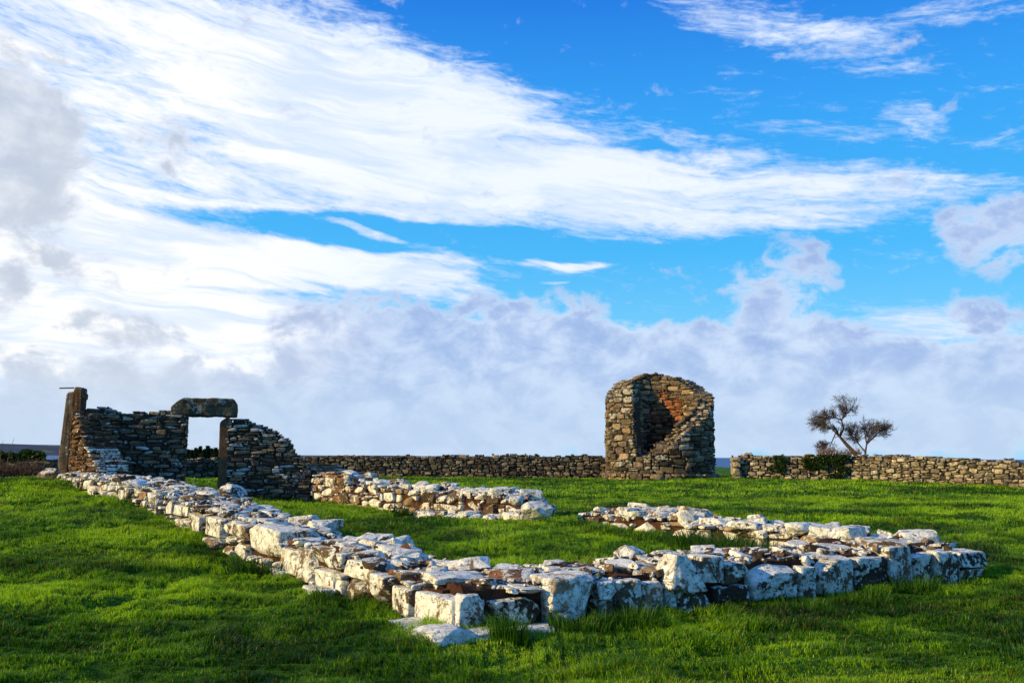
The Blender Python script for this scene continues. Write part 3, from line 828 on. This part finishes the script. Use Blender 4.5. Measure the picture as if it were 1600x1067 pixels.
# ---- round tower
tc0 = at(1031, 745, 46.0)
RT = 2.76
twr = empty('round_tower_ruin', (tc0.x, 46.0, Tz(tc0.x, 46.0)), 'broken round tower of brown stone split open towards the camera', 'tower')
tz = lambda py, d=46.0: at(1031, py, d).z
def ang_px(px): return math.asin(max(-1, min(1, (px - 1031) / 85.0)))
# height by angle: 0 faces the camera, positive to the right
ang = [(-math.pi, tz(584, 48.7)), (-2.7, tz(586, 48)), (-2.2, tz(597, 47.5)), (-1.9, tz(608, 47)), (-1.57, tz(622)), (-1.2, tz(622, 45)), (-.9, tz(615, 44.3)), (-.62, tz(602, 43.8)), (-.47, tz(596, 43.5)),
       ] + [(math.asin(max(-1, min(1, (x_ - 1031) / 90.))), tz(y_, 43.6)) for x_, y_ in [(993.2, 712), (1012, 714), (1017, 703), (1044, 699), (1048, 690), (1062, 682), (1070, 672), (1082, 662), (1098, 652), (1108, 645), (1114, 630)]] + [(1.45, tz(624, 45.7)), (1.57, tz(618)), (1.9, tz(612, 47)), (2.3, tz(602, 47.6)), (2.6, tz(592, 48.2)), (math.pi, tz(584, 48.7))]
ang = [(a_ - .165 if abs(a_) < 3.1 else a_, z_) for a_, z_ in ang]
_tT = interp(ang)
topT = _tT
def wrap(a_): return (a_ + math.pi) % (2 * math.pi) - math.pi
arc = Arc((tc0.x, 46.0), RT)
TT = .95
ztb = tz(752, 45) - .1
def brk(a_, t):
    # the broken right-hand side slopes down outwards, so the torn thickness faces the camera
    k = np.interp(a_, [-.60, -.30, 1.0, 1.35], [0, 1, 1, 0]); return float(k) * (t - .35) * .5
def top_tower(s, t): return topT(wrap(s / RT)) + jag(s, 51, .3, .10) + brk(wrap(s / RT), t * .6)
def tower_tint(s, z, k, a_, zt):
    b = rng.uniform(0, 1) ** 1.3; h = rng.uniform(0, 1); l = .1 if rng.random() < .72 else rng.uniform(.3, .8)
    if zt - z < .4: l += .2
    return (b, h, min(l, 1))
tsz = [(6, 4, .05), (5, 4, .05), (5, 3, .08), (4, 3, .12), (5, 2, .15), (4, 2, .25), (3, 3, .15), (3, 2, .3), (5, 1, .2), (3, 1, .5), (2, 2, .3), (2, 1, .7), (1, 1, .8)]
S = Stones()
masonry(S, arc, -.3 * RT, (2 * math.pi - .3) * RT, lambda s: ztb, top_tower, TT * .66, 2, .12, .078, tsz, tower_tint, LO, prot=.03, gap=.96)
S.build('outer_masonry', M_tower, twr)
arc2 = Arc((tc0.x, 46.0), RT - TT * .66)
S = Stones()
def burnt(s, z):
    a_ = wrap(s / arc2.r); px = 1031 + 85 * (arc2.r / RT) * math.sin(a_ + .165)
    dx, dz_ = (px - 1044) / 34, (z - tz(666, 48)) / 1.75
    return abs(a_) > 1.5 and dx * dx + dz_ * dz_ + (fbm(np.array([s * 2]), np.array([z * 2]), 3, 2)[0] - .5) * 1.2 < 1
def hole(s, z):
    px = 1031 + 85 * (arc2.r / RT) * math.sin(wrap(s / arc2.r) + .165)
    return any(abs(px - a) < 2.4 and abs(z - tz(b, 48)) < .10 for a, b in [(1049, 657), (1041, 663), (1038, 683), (1020, 675), (1016, 640), (1062, 640)])
sa, sb = -.3 * arc2.r, (2 * math.pi - .3) * arc2.r
lin = lambda s, t: topT(wrap(s / arc2.r)) + jag(s * 1.3, 52, .3, .1) + brk(wrap(s / arc2.r), 1)
lint = lambda s, z, k, a_, zt: (rng.uniform(.2, 1), rng.uniform(0, 1), .15)
masonry(S, arc2, sa, sb, lambda s: ztb, lin, TT * .34, 1, .115, .075, tsz, lint, LO, keep=lambda s, z, k: not burnt(s, z), prot=.03, gap=.96)
S.build('inner_lining', M_tower, twr)
S = Stones()
masonry(S, arc2, sa, sb, lambda s: ztb, lin, TT * .34, 1, .115, .075, tsz, lint, LO, keep=lambda s, z, k: burnt(s, z) and not hole(s, z), prot=.03, gap=.96)
S.build('burnt_lining', M_red, twr)
core('mortar_core', arc, -.3 * RT, (2 * math.pi - .3) * RT, lambda s: ztb, lambda s, t: topT(wrap(s / RT)) - .02 + brk(wrap(s / RT), t), TT, M_core, twr, inset=.12, down=.22, step=.12)
plinth = Arc((tc0.x, 46.0), RT + .22)
S = Stones()
masonry(S, plinth, -1.9 * plinth.r, 1.9 * plinth.r, lambda s: ztb, lambda s, t: tz(738, 43.5) + jag(s, 61, .8, .05), .5, 1, .18, .17, [(4, 2, .3), (3, 2, .5), (3, 1, .5), (2, 1, .8), (1, 1, 1)], lambda s, z, k, a_, zt: (rng.uniform(.4, .9), rng.uniform(.1, 1), .15), LO, prot=.03, gap=.97)
S.build('plinth', M_tower, twr)

# ---- field walls
def field_wall(label, pts, tops, thick, seed, lich, name='field_wall', cs=.12, cz=.09, mat=M_far, hue=None, bri=(.2, .95)):
    path = Path(pts); zb_ = gz(path); tp = interp([path.sz(*p) for p in tops])
    f = lambda s, t: tp(s) + jag(s, seed, .28, .07) + jag(s, seed + 1, 1.7, .05)
    o = empty(name, (pts[0][0], pts[0][1], Tz(*pts[0])), label, 'stone wall', 'field boundary walls')
    S = Stones()
    def tn(s, z, k, a_, zt):
        return (rng.uniform(*bri), rng.uniform(0, 1) if hue is None else float(np.clip(rng.normal(*hue), 0, 1)), lich * rng.uniform(0, 1.6))
    masonry(S, path, 0, path.L, zb_, f, thick, 2, cs, cz, [(4, 3, .08), (4, 2, .15), (3, 2, .3), (3, 1, .5), (2, 2, .4), (2, 1, .6), (1, 2, .4), (1, 1, .75)], tn, LO, prot=.035, gap=.93, jit=.10)
    S.build('masonry', mat, o)
    core('mortar_core', path, .1, path.L - .1, zb_, lambda s, t: tp(s) - .02, thick, M_core, o, inset=.10, down=.14, step=.4)
    return path
X = lambda px, d: at(px, 740, d).x
fw1 = field_wall('long low rubble field wall across the back, from the left edge to the round tower',
    [[X(-60, 29), 29], [X(60, 31.5), 31.5], [X(170, 38), 38], [X(290, 44), 44], [X(400, 46.5), 46.5], [X(948, 46.5), 46.5]],
    [(-60, 733), (20, 728), (60, 722), (95, 718), (180, 716), (290, 718), (340, 716), (480, 714), (520, 711), (600, 712), (700, 711), (800, 710), (945, 712)], .6, 71, .2, hue=(.30, .22), bri=(.1, .75), cs=.10, cz=.07)
fw2 = field_wall('sunlit tan rubble field wall on the right with bare trees behind it',
    [[X(1143, 41), 41], [X(1330, 39.5), 39.5], [X(1480, 36.3), 36.3], [X(1600, 33.5), 33.5], [X(1690, 31.5), 31.5]],
    [(1145, 713), (1170, 709), (1200, 711), (1300, 709), (1345, 711), (1450, 713), (1520, 716), (1600, 723), (1700, 732)], .6, 81, .3, hue=(.55, .25), bri=(.25, 1), cs=.10, cz=.065)
S = Stones()
endp = empty('wall_end_pier', (X(1143, 41), 41.2, .4), 'yellowish squared end pier closing the right field wall near the tower', 'stone wall')
z0 = .3
while z0 < at(1150, 718, 40.8).z:
    h = rng.uniform(.2, .42)
    S.add((X(1149, 41), 40.95, z0 + h / 2), (.17 * rng.uniform(.9, 1.1), .42, h / 2), np.eye(3), (rng.uniform(.6, 1), .6, .2), MID, .015); z0 += h
S.build('masonry', M_far, endp)

# ------------------------------------------------------------ ground, water, hills
def grid(xs, ys, zf):
    Xg, Yg = np.meshgrid(xs, ys); Z = zf(Xg, Yg)
    V = np.c_[Xg.ravel(), Yg.ravel(), Z.ravel()]
    nx, ny = len(xs), len(ys); i = np.arange(nx * ny).reshape(ny, nx)
    Fq = np.c_[i[:-1, :-1].ravel(), i[:-1, 1:].ravel(), i[1:, 1:].ravel(), i[1:, :-1].ravel()]
    return V, Fq
def spread(a, b, fine_a, fine_b, step, growth=1.09):
    v = list(np.arange(fine_a, fine_b, step)); x = fine_b; s = step
    while x < b: v.append(x); s *= growth; x += s
    x = fine_a; s = step; lo = []
    while x > a: s *= growth; x -= s; lo.append(x)
    return np.array(lo[::-1] + v)
V_, F_ = grid(spread(-420, 420, -16, 16, .16), spread(-60, 420, 1.5, 27, .16), T)
go = mesh_obj('grass_ground', V_, F_, M_ground); tag(go, kind='structure')
m_w, gw = material('lough_water')
Pw = gw.n('ShaderNodeNewGeometry').outputs['Position']
finish(gw, (.03, .10, .24), .6, gw.noise(Pw, .25, 5, .6), .3, .5, .5)
V_ = np.array([(-16000, 60, -10), (16000, 60, -10), (16000, 16000, -10), (-16000, 16000, -10)]); 
wo_ = mesh_obj('water', V_, np.array([[0, 1, 2, 3]]), m_w, smooth=False); tag(wo_, kind='structure')
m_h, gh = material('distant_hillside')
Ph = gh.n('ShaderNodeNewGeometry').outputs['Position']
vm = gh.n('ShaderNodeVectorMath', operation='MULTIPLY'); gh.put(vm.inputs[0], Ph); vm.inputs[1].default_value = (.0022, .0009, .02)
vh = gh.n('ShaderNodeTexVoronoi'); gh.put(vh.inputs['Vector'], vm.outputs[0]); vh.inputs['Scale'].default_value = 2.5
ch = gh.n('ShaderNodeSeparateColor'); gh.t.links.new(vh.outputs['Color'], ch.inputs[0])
finish(gh, gh.ramp(ch.outputs[0], [(0, (.018, .035, .065)), (.4, (.028, .045, .085)), (.62, (.015, .045, .045)), (.8, (.05, .09, .05)), (1, (.07, .05, .06))], 'CONSTANT'), .95, gh.noise(Ph, .01, 6), 12)  # blue of distant haze is mixed into these hill colours
def hill(x, y):
    # long low ridge beyond the water, falling away to the right
    rr = np.exp(-((x + 3100) / 1000) ** 2) * 1.0 + .15 * np.exp(-((x + 900) / 500) ** 2)
    yy = np.clip((y - 4200) / 900, 0, 1) * np.clip((7600 - y) / 900, 0, 1)
    return -12 + rr * (np.sin(yy * math.pi / 2)) * 66 * (.9 + .2 * fbm(x / 800, y / 800, 5, 4))
V_, F_ = grid(np.linspace(-6500, 6500, 160), np.linspace(4100, 7700, 30), hill)
ho = mesh_obj('hills', V_, F_, m_h); tag(ho, kind='structure')

# ------------------------------------------------------------ grass
def blades(x, y, z, h, wd_, lean, tint, curl=.5):
    """two-segment blades"""
    n = len(x)
    a = rng.uniform(0, 2 * math.pi, n); cx, cy = np.cos(a), np.sin(a)
    la = lean[0]; lm = lean[1]
    dx, dy = np.cos(la) * lm, np.sin(la) * lm
    V = np.empty((n, 5, 3), np.float32)
    hw = wd_ / 2
    V[:, 0] = np.c_[x - cx * hw, y - cy * hw, z - .01]; V[:, 1] = np.c_[x + cx * hw, y + cy * hw, z - .01]
    mx, my, mz = x + dx * h * .35, y + dy * h * .35, z + h * .6
    V[:, 2] = np.c_[mx + cx * hw * .8, my + cy * hw * .8, mz]; V[:, 3] = np.c_[mx - cx * hw * .8, my - cy * hw * .8, mz]
    V[:, 4] = np.c_[x + dx * h, y + dy * h, z + h * (1 - .45 * lm * lm)]
    i = np.arange(n)[:, None] * 5
    return V.reshape(-1, 3), i + np.array([[0, 1, 2, 3]]), i + np.array([[3, 2, 4]]), np.repeat(tint, 5, axis=0)
fa = np.array([f[0] for f in footprints]); fb = np.array([f[1] for f in footprints]); fo = np.array([f[2] for f in footprints]); ft = np.array([f[3] for f in footprints])
def wall_dist(x, y):
    """signed distance outside the wall footprints (negative = inside)"""
    out = np.full(len(x), 9.0)
    for a, b, o, t in zip(fa, fb, fo, ft):
        m = (a + b) / 2 - o * t / 2; d = (b - a); L = np.hypot(*d); d = d / L
        near = (np.abs(x - m[0]) < 2.5) & (np.abs(y - m[1]) < 2.5)
        if not near.any(): continue
        ux = (x[near] - m[0]) * d[0] + (y[near] - m[1]) * d[1]; uy = (x[near] - m[0]) * o[0] + (y[near] - m[1]) * o[1]
        dd = np.maximum(np.abs(ux) - L / 2, np.abs(uy) - t / 2)
        out[near] = np.minimum(out[near], dd)
    return out
def grass_tint(x, y, n):
    f1 = fbm(x * .55, y * .55, 31, 4); f2 = fbm(x * 2.3, y * 2.3, 37, 3)
    k = np.clip((f1 - .5) * 2.4 + .5 + (f2 - .5) * 1.6 + rng.normal(0, .18, n) + .05, 0, 1)[:, None]
    dark = np.array([.015, .062, .003]); mid = np.array([.092, .225, .005]); lite = np.array([.30, .47, .012])
    c = np.where(k < .5, dark + (mid - dark) * k * 2, mid + (lite - mid) * (k - .5) * 2)
    dry = rng.random(n) < .05 + .16 * np.clip((fbm(x * .8, y * .8, 55, 3) - .58) * 6, 0, 1)
    c[dry] = np.array([.17, .12, .035]) * rng.uniform(.5, 1.3, (dry.sum(), 1))
    return c
def field(d0, d1, dens, h, wd_, clump):
    half = .70
    n = int(dens * half * (d1 ** 2 - d0 ** 2) + dens * 1.2 * (d1 - d0))
    y = np.sqrt(rng.uniform(d0 ** 2, d1 ** 2, n)); x = rng.uniform(-1, 1, n) * (half * y + .6)
    # gather into little tufts
    cell = clump; gx = np.round(x / cell) ; gy = np.round(y / cell)
    jx = vnoise(gx * 1.7 + .3, gy * 1.3 + .7, 77) ; jy = vnoise(gx * 1.1 + 5.2, gy * 1.9 + .1, 78)
    tx = (gx + (jx - .5)) * cell; ty = (gy + (jy - .5)) * cell
    pull = rng.uniform(0, .75, n)
    x2 = x + (tx - x) * pull; y2 = y + (ty - y) * pull
    wd__ = wall_dist(x2, y2); k = wd__ > -.03
    x2, y2, tx, ty, wd__ = x2[k], y2[k], tx[k], ty[k], wd__[k]; n = len(x2)
    z = T(x2, y2)
    hn = .5 * fbm(x2 * 1.3, y2 * 1.3, 91, 3) + .5 * fbm(x2 * 3.0, y2 * 3.9, 92, 2)
    h = h * .95
    hh = h * (.30 + 2.4 * np.clip(hn - .28, 0, 1)) * rng.uniform(.6, 1.3, n)
    edge = np.clip(1 - wd__ / .22, 0, 1); hh *= 1 + .6 * edge * (vnoise(x2 * 2, y2 * 2, 5) ** 1.5)
    la = np.arctan2(y2 - ty, x2 - tx) + rng.normal(0, .8, n); lm = rng.uniform(.15, 1.0, n)
    # a bias of lie that changes slowly over the field
    bx = np.cos(la) * lm + .35 * np.cos(fbm(x2 * .4, y2 * .4, 12, 2) * 9); by = np.sin(la) * lm + .35 * np.sin(fbm(x2 * .4, y2 * .4, 12, 2) * 9)
    la = np.arctan2(by, bx); lm = np.clip(np.hypot(bx, by), 0, 1.15)
    return blades(x2, y2, z, hh, np.full(n, wd_) * rng.uniform(.7, 1.3, n), (la, lm), grass_tint(x2, y2, n))
parts = [field(3.3, 7, 7500, .075, .0052, .11), field(7, 11, 5000, .075, .0062, .12), field(11, 16, 3000, .08, .007, .14), field(16, 27, 1100, .085, .012, .18), field(27, 50, 210, .10, .028, .3)]
V_, Q_, T3_, C_ = [], [], [], []; off = 0
for (v, q, t3, c) in parts:
    V_.append(v); Q_.append(q + off); T3_.append(t3 + off); C_.append(c); off += len(v)
gro = mesh_obj('grass', np.concatenate(V_), [np.concatenate(Q_), np.concatenate(T3_)], M_grass, tint=np.concatenate(C_), smooth=False)
tag(gro, 'short lush green meadow grass around the ruins', 'grass', kind='stuff')
del V_, Q_, T3_, C_, parts

# tall tufts at the foot of the walls
def tuft(px, py, d, n, h, r_, label, name='grass_tuft', cols=((.02, .075, .004), (.07, .17, .01)), wide=.008, lean=.8):
    p = at(px, py, d); z0 = Tz(p.x, p.y, True); h *= .8
    x = np.clip(rng.normal(0, r_, n), -1.5 * r_, 1.5 * r_) + p.x; y = np.clip(rng.normal(0, r_ * .7, n), -r_, r_) + p.y
    z = T(x, y)
    la = np.arctan2(y - p.y, x - p.x) + rng.normal(0, .5, n)
    lm = rng.uniform(.1, 1, n) * lean
    k = rng.uniform(0, 1, (n, 1)); c = np.array(cols[0]) * (1 - k) + np.array(cols[1]) * k
    v, q, t3, cc = blades(x, y, z, h * rng.uniform(.45, 1.1, n), np.full(n, wide), (la, lm), c)
    o = mesh_obj(name, v, [q, t3], M_grass, tint=cc, smooth=False, origin=(p.x, p.y, z0))
    tag(o, label, 'grass tuft' if name == 'grass_tuft' else 'weeds', 'tall tufts at the foot of the walls')
tuft(795, 1000, 7.65, 330, .33, .09, 'tall dark grass tuft in front of the footing slab at the near corner')
tuft(905, 985, 8.05, 380, .24, .16, 'leaning grass tuft under the big white block of the near wall')
tuft(985, 975, 8.3, 500, .26, .20, 'broad leaning grass tuft left of the dark blocks of the near wall')
tuft(1255, 955, 9.0, 260, .20, .16, 'dark grass tuft below the split white block of the near wall')
tuft(1350, 935, 9.6, 260, .20, .16, 'grass tuft under the dark spotted block near the right end of the near wall')
tuft(1430, 925, 10.0, 340, .28, .15, 'tallest grass tuft at the right end of the near wall')
tuft(1510, 915, 10.3, 220, .19, .14, 'grass tuft at the last block of the near wall')
tuft(405, 893, 11.0, 520, .34, .20, 'dark weedy clump against the large rounded block of the long left wall', 'weed_clump', ((.012, .035, .006), (.04, .11, .01)), .012)
tuft(530, 945, 9.1, 420, .20, .16, 'weedy clump by the reddish base stones of the long left wall', 'weed_clump', ((.02, .06, .005), (.06, .14, .01)), .009)
tuft(630, 806, 18.9, 220, .38, .10, 'small nettle clump where the fallen stones begin', 'weed_clump', ((.012, .04, .006), (.04, .10, .01)), .018)
for q, (px, py, d, lb) in enumerate([(905, 823, 15.7, 'leftmost grassy hummock at the foot of the crumbling wall'), (950, 832, 15.0, 'second grassy hummock from the left at the foot of the crumbling wall'), (1002, 842, 14.3, 'third grassy hummock from the left at the foot of the crumbling wall'),
                                 (1100, 858, 13.2, 'big dark weedy mound between the crumbling wall and the near wall'), (1150, 862, 12.7, 'low weedy mound right of the big dark one between the two walls')]):
    tuft(px, py, d, 420 if q < 3 else 700, .22 if q < 3 else .42, .24 if q < 3 else .34, lb, 'weed_clump', ((.012, .045, .004), (.05, .13, .008)), .010)
tuft(862, 712, 46.2, 90, .35, .3, 'faint green weed showing above the back field wall', 'weed_clump', ((.03, .06, .01), (.07, .10, .03)), .03)

# ------------------------------------------------------------ trees
m_bark, gb = material('grey_brown_bark')
Pb = gb.n('ShaderNodeNewGeometry').outputs['Position']
finish(gb, gb.ramp(gb.noise(Pb, 12, 5), [(.3, (.04, .027, .02)), (.7, (.12, .078, .05))]), .9, gb.noise(Pb, 30, 4), .02)
def branchy(trunks, seed, depth, spread_, shrink, wind):
    """list of tubes grown from hand-placed limb polylines"""
    r = random.Random(seed); Vs, Fs, off = [], [], 0
    tw_V, tw_F, toff = [], [], 0
    def emit(pts, rad, tw):
        nonlocal off, toff
        rad = [max(r_, .0035) for r_ in rad]; V, Fq = tube(pts, rad, 5 if not tw else 3)
        if tw: tw_V.extend(V); tw_F.extend([tuple(k + toff for k in f) for f in Fq]); toff += len(V)
        else: Vs.extend(V); Fs.extend([tuple(k + off for k in f) for f in Fq]); off += len(V)
    def grow(p, d, L, rad, lev):
        pts = [p]; n = 4
        for i in range(n):
            d = (d + Vector((r.gauss(0, .22), r.gauss(0, .22), r.gauss(0, .2))) + wind * .07).normalized()
            pts.append(pts[-1] + d * L / n)
        emit(pts, [rad * (1 - .5 * i / n) for i in range(n + 1)], lev >= 2)
        if lev < depth:
            for k in range(r.randint(4, 6)):
                i = r.randint(1, n)
                nd = (d + Vector((r.gauss(0, spread_), r.gauss(0, spread_), r.gauss(0, spread_)))).normalized()
                grow(pts[i], nd, L * shrink * r.uniform(.7, 1.2), rad * .48, lev + 1)
    for pts, rad, L in trunks:
        emit(pts, rad, False)
        for i in range(max(1, len(pts) // 2), len(pts)):
            dd = (pts[i] - pts[i - 1]).normalized()
            for k in range(4 if i < len(pts) - 1 else 7):
                nd = (dd + Vector((r.gauss(0, spread_), r.gauss(0, spread_), r.gauss(0, spread_)))).normalized()
                grow(pts[i], nd, L * r.uniform(.7, 1.1), max(rad[i] * .5, .012), 1)
    return Vs, Fs, tw_V, tw_F
def tree(name, label, base_px, d, limbs, seed, depth, spread_, shrink, wind=Vector((0, 0, 0))):
    b = at(base_px, 740, d); z = Tz(b.x, d)
    o = empty(name, (b.x, d, z), label, 'tree', 'bare trees behind the field wall')
    tr = []
    for pts, rad, L in limbs:
        tr.append(([at(px, py, d + dd) for px, py, dd in pts], rad, L))
    V, Fq, tv, tf = branchy(tr, seed, depth, spread_, shrink, wind)
    mesh_obj('trunk', V, np.array(Fq), m_bark, o); mesh_obj('crown', tv, np.array(tf), m_bark, o)
tree('hawthorn_tree', 'larger bare leafless tree leaning left over the field wall', 1338, 40.6,
     [([(1337, 742, 0), (1336, 708, 0), (1324, 696, 0), (1312, 682, .1), (1300, 670, .2), (1290, 664, .3)], [.11, .10, .085, .06, .035, .02], .50),
      ([(1312, 682, .1), (1318, 670, 0), (1315, 656, -.1), (1322, 646, -.2)], [.055, .04, .03, .02], .50),
      ([(1315, 656, -.1), (1304, 652, -.2), (1296, 655, -.3)], [.035, .028, .02], .42),
      ([(1306, 676, .1), (1300, 690, .3), (1294, 693, .4)], [.03, .025, .02], .35)], 4, 4, .50, .68, Vector((-1, 0, .5)))
tree('hawthorn_tree', 'smaller bare rounded tree right of the leaning one behind the field wall', 1352, 40.6,
     [([(1352, 742, 0), (1352, 706, 0), (1354, 694, 0), (1352, 682, 0)], [.06, .05, .03, .02], .52),
      ([(1352, 706, 0), (1342, 694, .2), (1336, 684, .2)], [.04, .028, .018], .46),
      ([(1354, 694, 0), (1364, 684, -.2), (1372, 676, -.2)], [.04, .028, .018], .50)], 9, 4, .45, .68, Vector((.2, 0, .8)))

# leaf clumps: ivy, hedge, conifers
m_leaf = grass_mat('leaf_faces')
def leaves(name, P, size, cols, parent=None, origin=None, flat=0.0):
    n = len(P); P = np.asarray(P, float)
    a = rng.normal(0, 1, (n, 3)); a /= np.linalg.norm(a, axis=1)[:, None]
    b = np.cross(a, rng.normal(0, 1, (n, 3))); b /= np.linalg.norm(b, axis=1)[:, None]
    s = size * rng.uniform(.5, 1.3, (n, 1))
    V = np.stack([P - a * s, P + b * s * .55, P + a * s, P - b * s * .55], 1).reshape(-1, 3)
    Fq = np.arange(n * 4).reshape(n, 4)
    k = rng.uniform(0, 1, (n, 1)); c = np.array(cols[0]) * (1 - k) + np.array(cols[1]) * k
    return mesh_obj(name, V, Fq, m_leaf, parent, tint=np.repeat(c, 4, axis=0), smooth=False, origin=origin)
# ivy over the right field wall
def ivy(label, x0, x1, y0, y1, n, thick=.3):
    P = []
    while len(P) < n:
        px = rng.uniform(x0, x1); py = rng.uniform(y0, y1)
        ex = (px - (x0 + x1) / 2) / ((x1 - x0) / 2); ey = (py - y0) / (y1 - y0)
        if fbm(np.array([px * .05]), np.array([py * .09]), 66, 3)[0] < .32 + .35 * abs(ex) ** 2 + .2 * ey: continue
        q, z = fw2.sz(px, py) if False else (0, 0)
        # fast plane lookup along the wall path
        t = (px - 1143) / (1330 - 1143); dd = 41 + (39.5 - 41) * t - .08 - rng.uniform(0, thick) * .5
        P.append(at(px, py, dd))
    o = empty('ivy_plant', tuple(at((x0 + x1) / 2, y1, 44)), label, 'ivy', None)
    leaves('foliage', P, .075, ((.008, .028, .006), (.05, .09, .015)), o)
ivy('dark green ivy smothering the field wall below the bare trees', 1250, 1338, 711, 744, 2600)
ivy('thin dark creeper on the field wall left of the ivy', 1190, 1240, 712, 738, 350, .06)
# brown bramble tangle on the wall beneath the trees
def bramble(label, x0, x1, ytop, ybase, d, n, H, seed, cols_mat, nm='bramble_bush'):
    V, Fq, off = [], [], 0; r = random.Random(seed)
    for i in range(n):
        px = r.uniform(x0, x1); b = at(px, ybase, d + r.uniform(-.4, .4)); b.z = max(b.z, Tz(b.x, b.y)) if ybase > 735 else b.z
        hgt = H * r.uniform(.4, 1); a = Vector((r.gauss(0, .35), r.gauss(0, .3), 1)).normalized()
        pts = [b]
        for k in range(4):
            a = (a + Vector((r.gauss(0, .3), r.gauss(0, .3), r.gauss(-.12, .2)))).normalized(); pts.append(pts[-1] + a * hgt / 4)
        v, f = tube(pts, [.014, .012, .009, .006, .004], 3)
        V.extend(v); Fq.extend([tuple(q + off for q in ff) for ff in f]); off += len(v)
    b = at((x0 + x1) / 2, ybase, d)
    o = mesh_obj(nm, V, np.array(Fq), cols_mat, origin=tuple(b)); tag(o, label, 'bush')
m_br, gbr = material('bramble_stems')
finish(gbr, gbr.ramp(gbr.noise(gbr.n('ShaderNodeNewGeometry').outputs['Position'], 8, 4), [(.3, (.06, .035, .022)), (.7, (.20, .11, .06))]), .8)
bramble('reddish brown bramble stems on top of the field wall by the trees', 1278, 1345, 700, 710, 39.9, 170, .5, 3, m_br)
bramble('brown bramble tangle in front of the far wall at the left edge of the field', -40, 62, 720, 748, 27.8, 800, .75, 5, m_br)
# hedge behind the far left wall
P = []
while len(P) < 12000:
    px = rng.uniform(-60, 70); h = rng.uniform(0, 1)
    top = 701 + 3 * math.sin(px * .09) + 5 * fbm(np.array([px * .11]), np.array([.0]), 4, 3)[0] * 2 + max(0, px - 45) * .12
    P.append(at(px, 745 + (top - 745) * h, 33.2 + rng.uniform(-.8, .8)))
hd = empty('hedge', tuple(at(20, 745, 33.2)), 'dark green hedge behind the rubble wall at the left edge', 'hedge')
leaves('foliage', P, .085, ((.006, .022, .004), (.035, .075, .012)), hd)
# dead stalks
for i, (x0, y0, x1, y1) in enumerate([(8, 745, 22, 684), (0, 740, 5, 688)]):
    V_, F_ = tube([at(x0, y0, 27.5), at((x0 + x1) / 2 - 2, (y0 + y1) / 2, 27.5), at(x1, y1, 27.5)], [.012, .01, .004], 4)
    o = mesh_obj('dead_stalk', V_, np.array(F_), m_br, origin=tuple(at(x0, y0, 27.5)))
    tag(o, ['tall thin dead stalk rising above the brambles at the left edge', 'shorter dead stalk at the very left edge of the brambles'][i], 'stalk')
# conifers far behind, seen through the doorway
for i, (px, top) in enumerate([(282, 706), (288, 706), (294, 703), (300, 705), (306, 701), (313, 699), (319, 704), (325, 698), (331, 702), (337, 701), (343, 704), (349, 702)]):
    d = 150 + (i % 3) * 4
    tp_ = at(px, top, d); base = tp_.z - 9.0
    o = empty('conifer_tree', (tp_.x, d, base), ORD[i] + ' conifer from the left in the distant row seen through the doorway', 'tree', 'distant conifers seen through the doorway')
    V_, F_ = tube([(tp_.x, d, base), (tp_.x, d, base + 5), (tp_.x, d, tp_.z - .5)], [.2, .14, .04], 5)
    mesh_obj('trunk', V_, np.array(F_), m_bark, o)
    n = 900; hh = rng.uniform(0, 1, n) ** .8; rr = (1 - hh) * 1.9 * rng.uniform(.35, 1, n) + .05; an = rng.uniform(0, 6.28, n)
    leaves('crown', np.c_[tp_.x + np.cos(an) * rr, d + np.sin(an) * rr, base + 1.2 + hh * 7.8], .42, ((.004, .016, .008), (.015, .040, .018)), o)
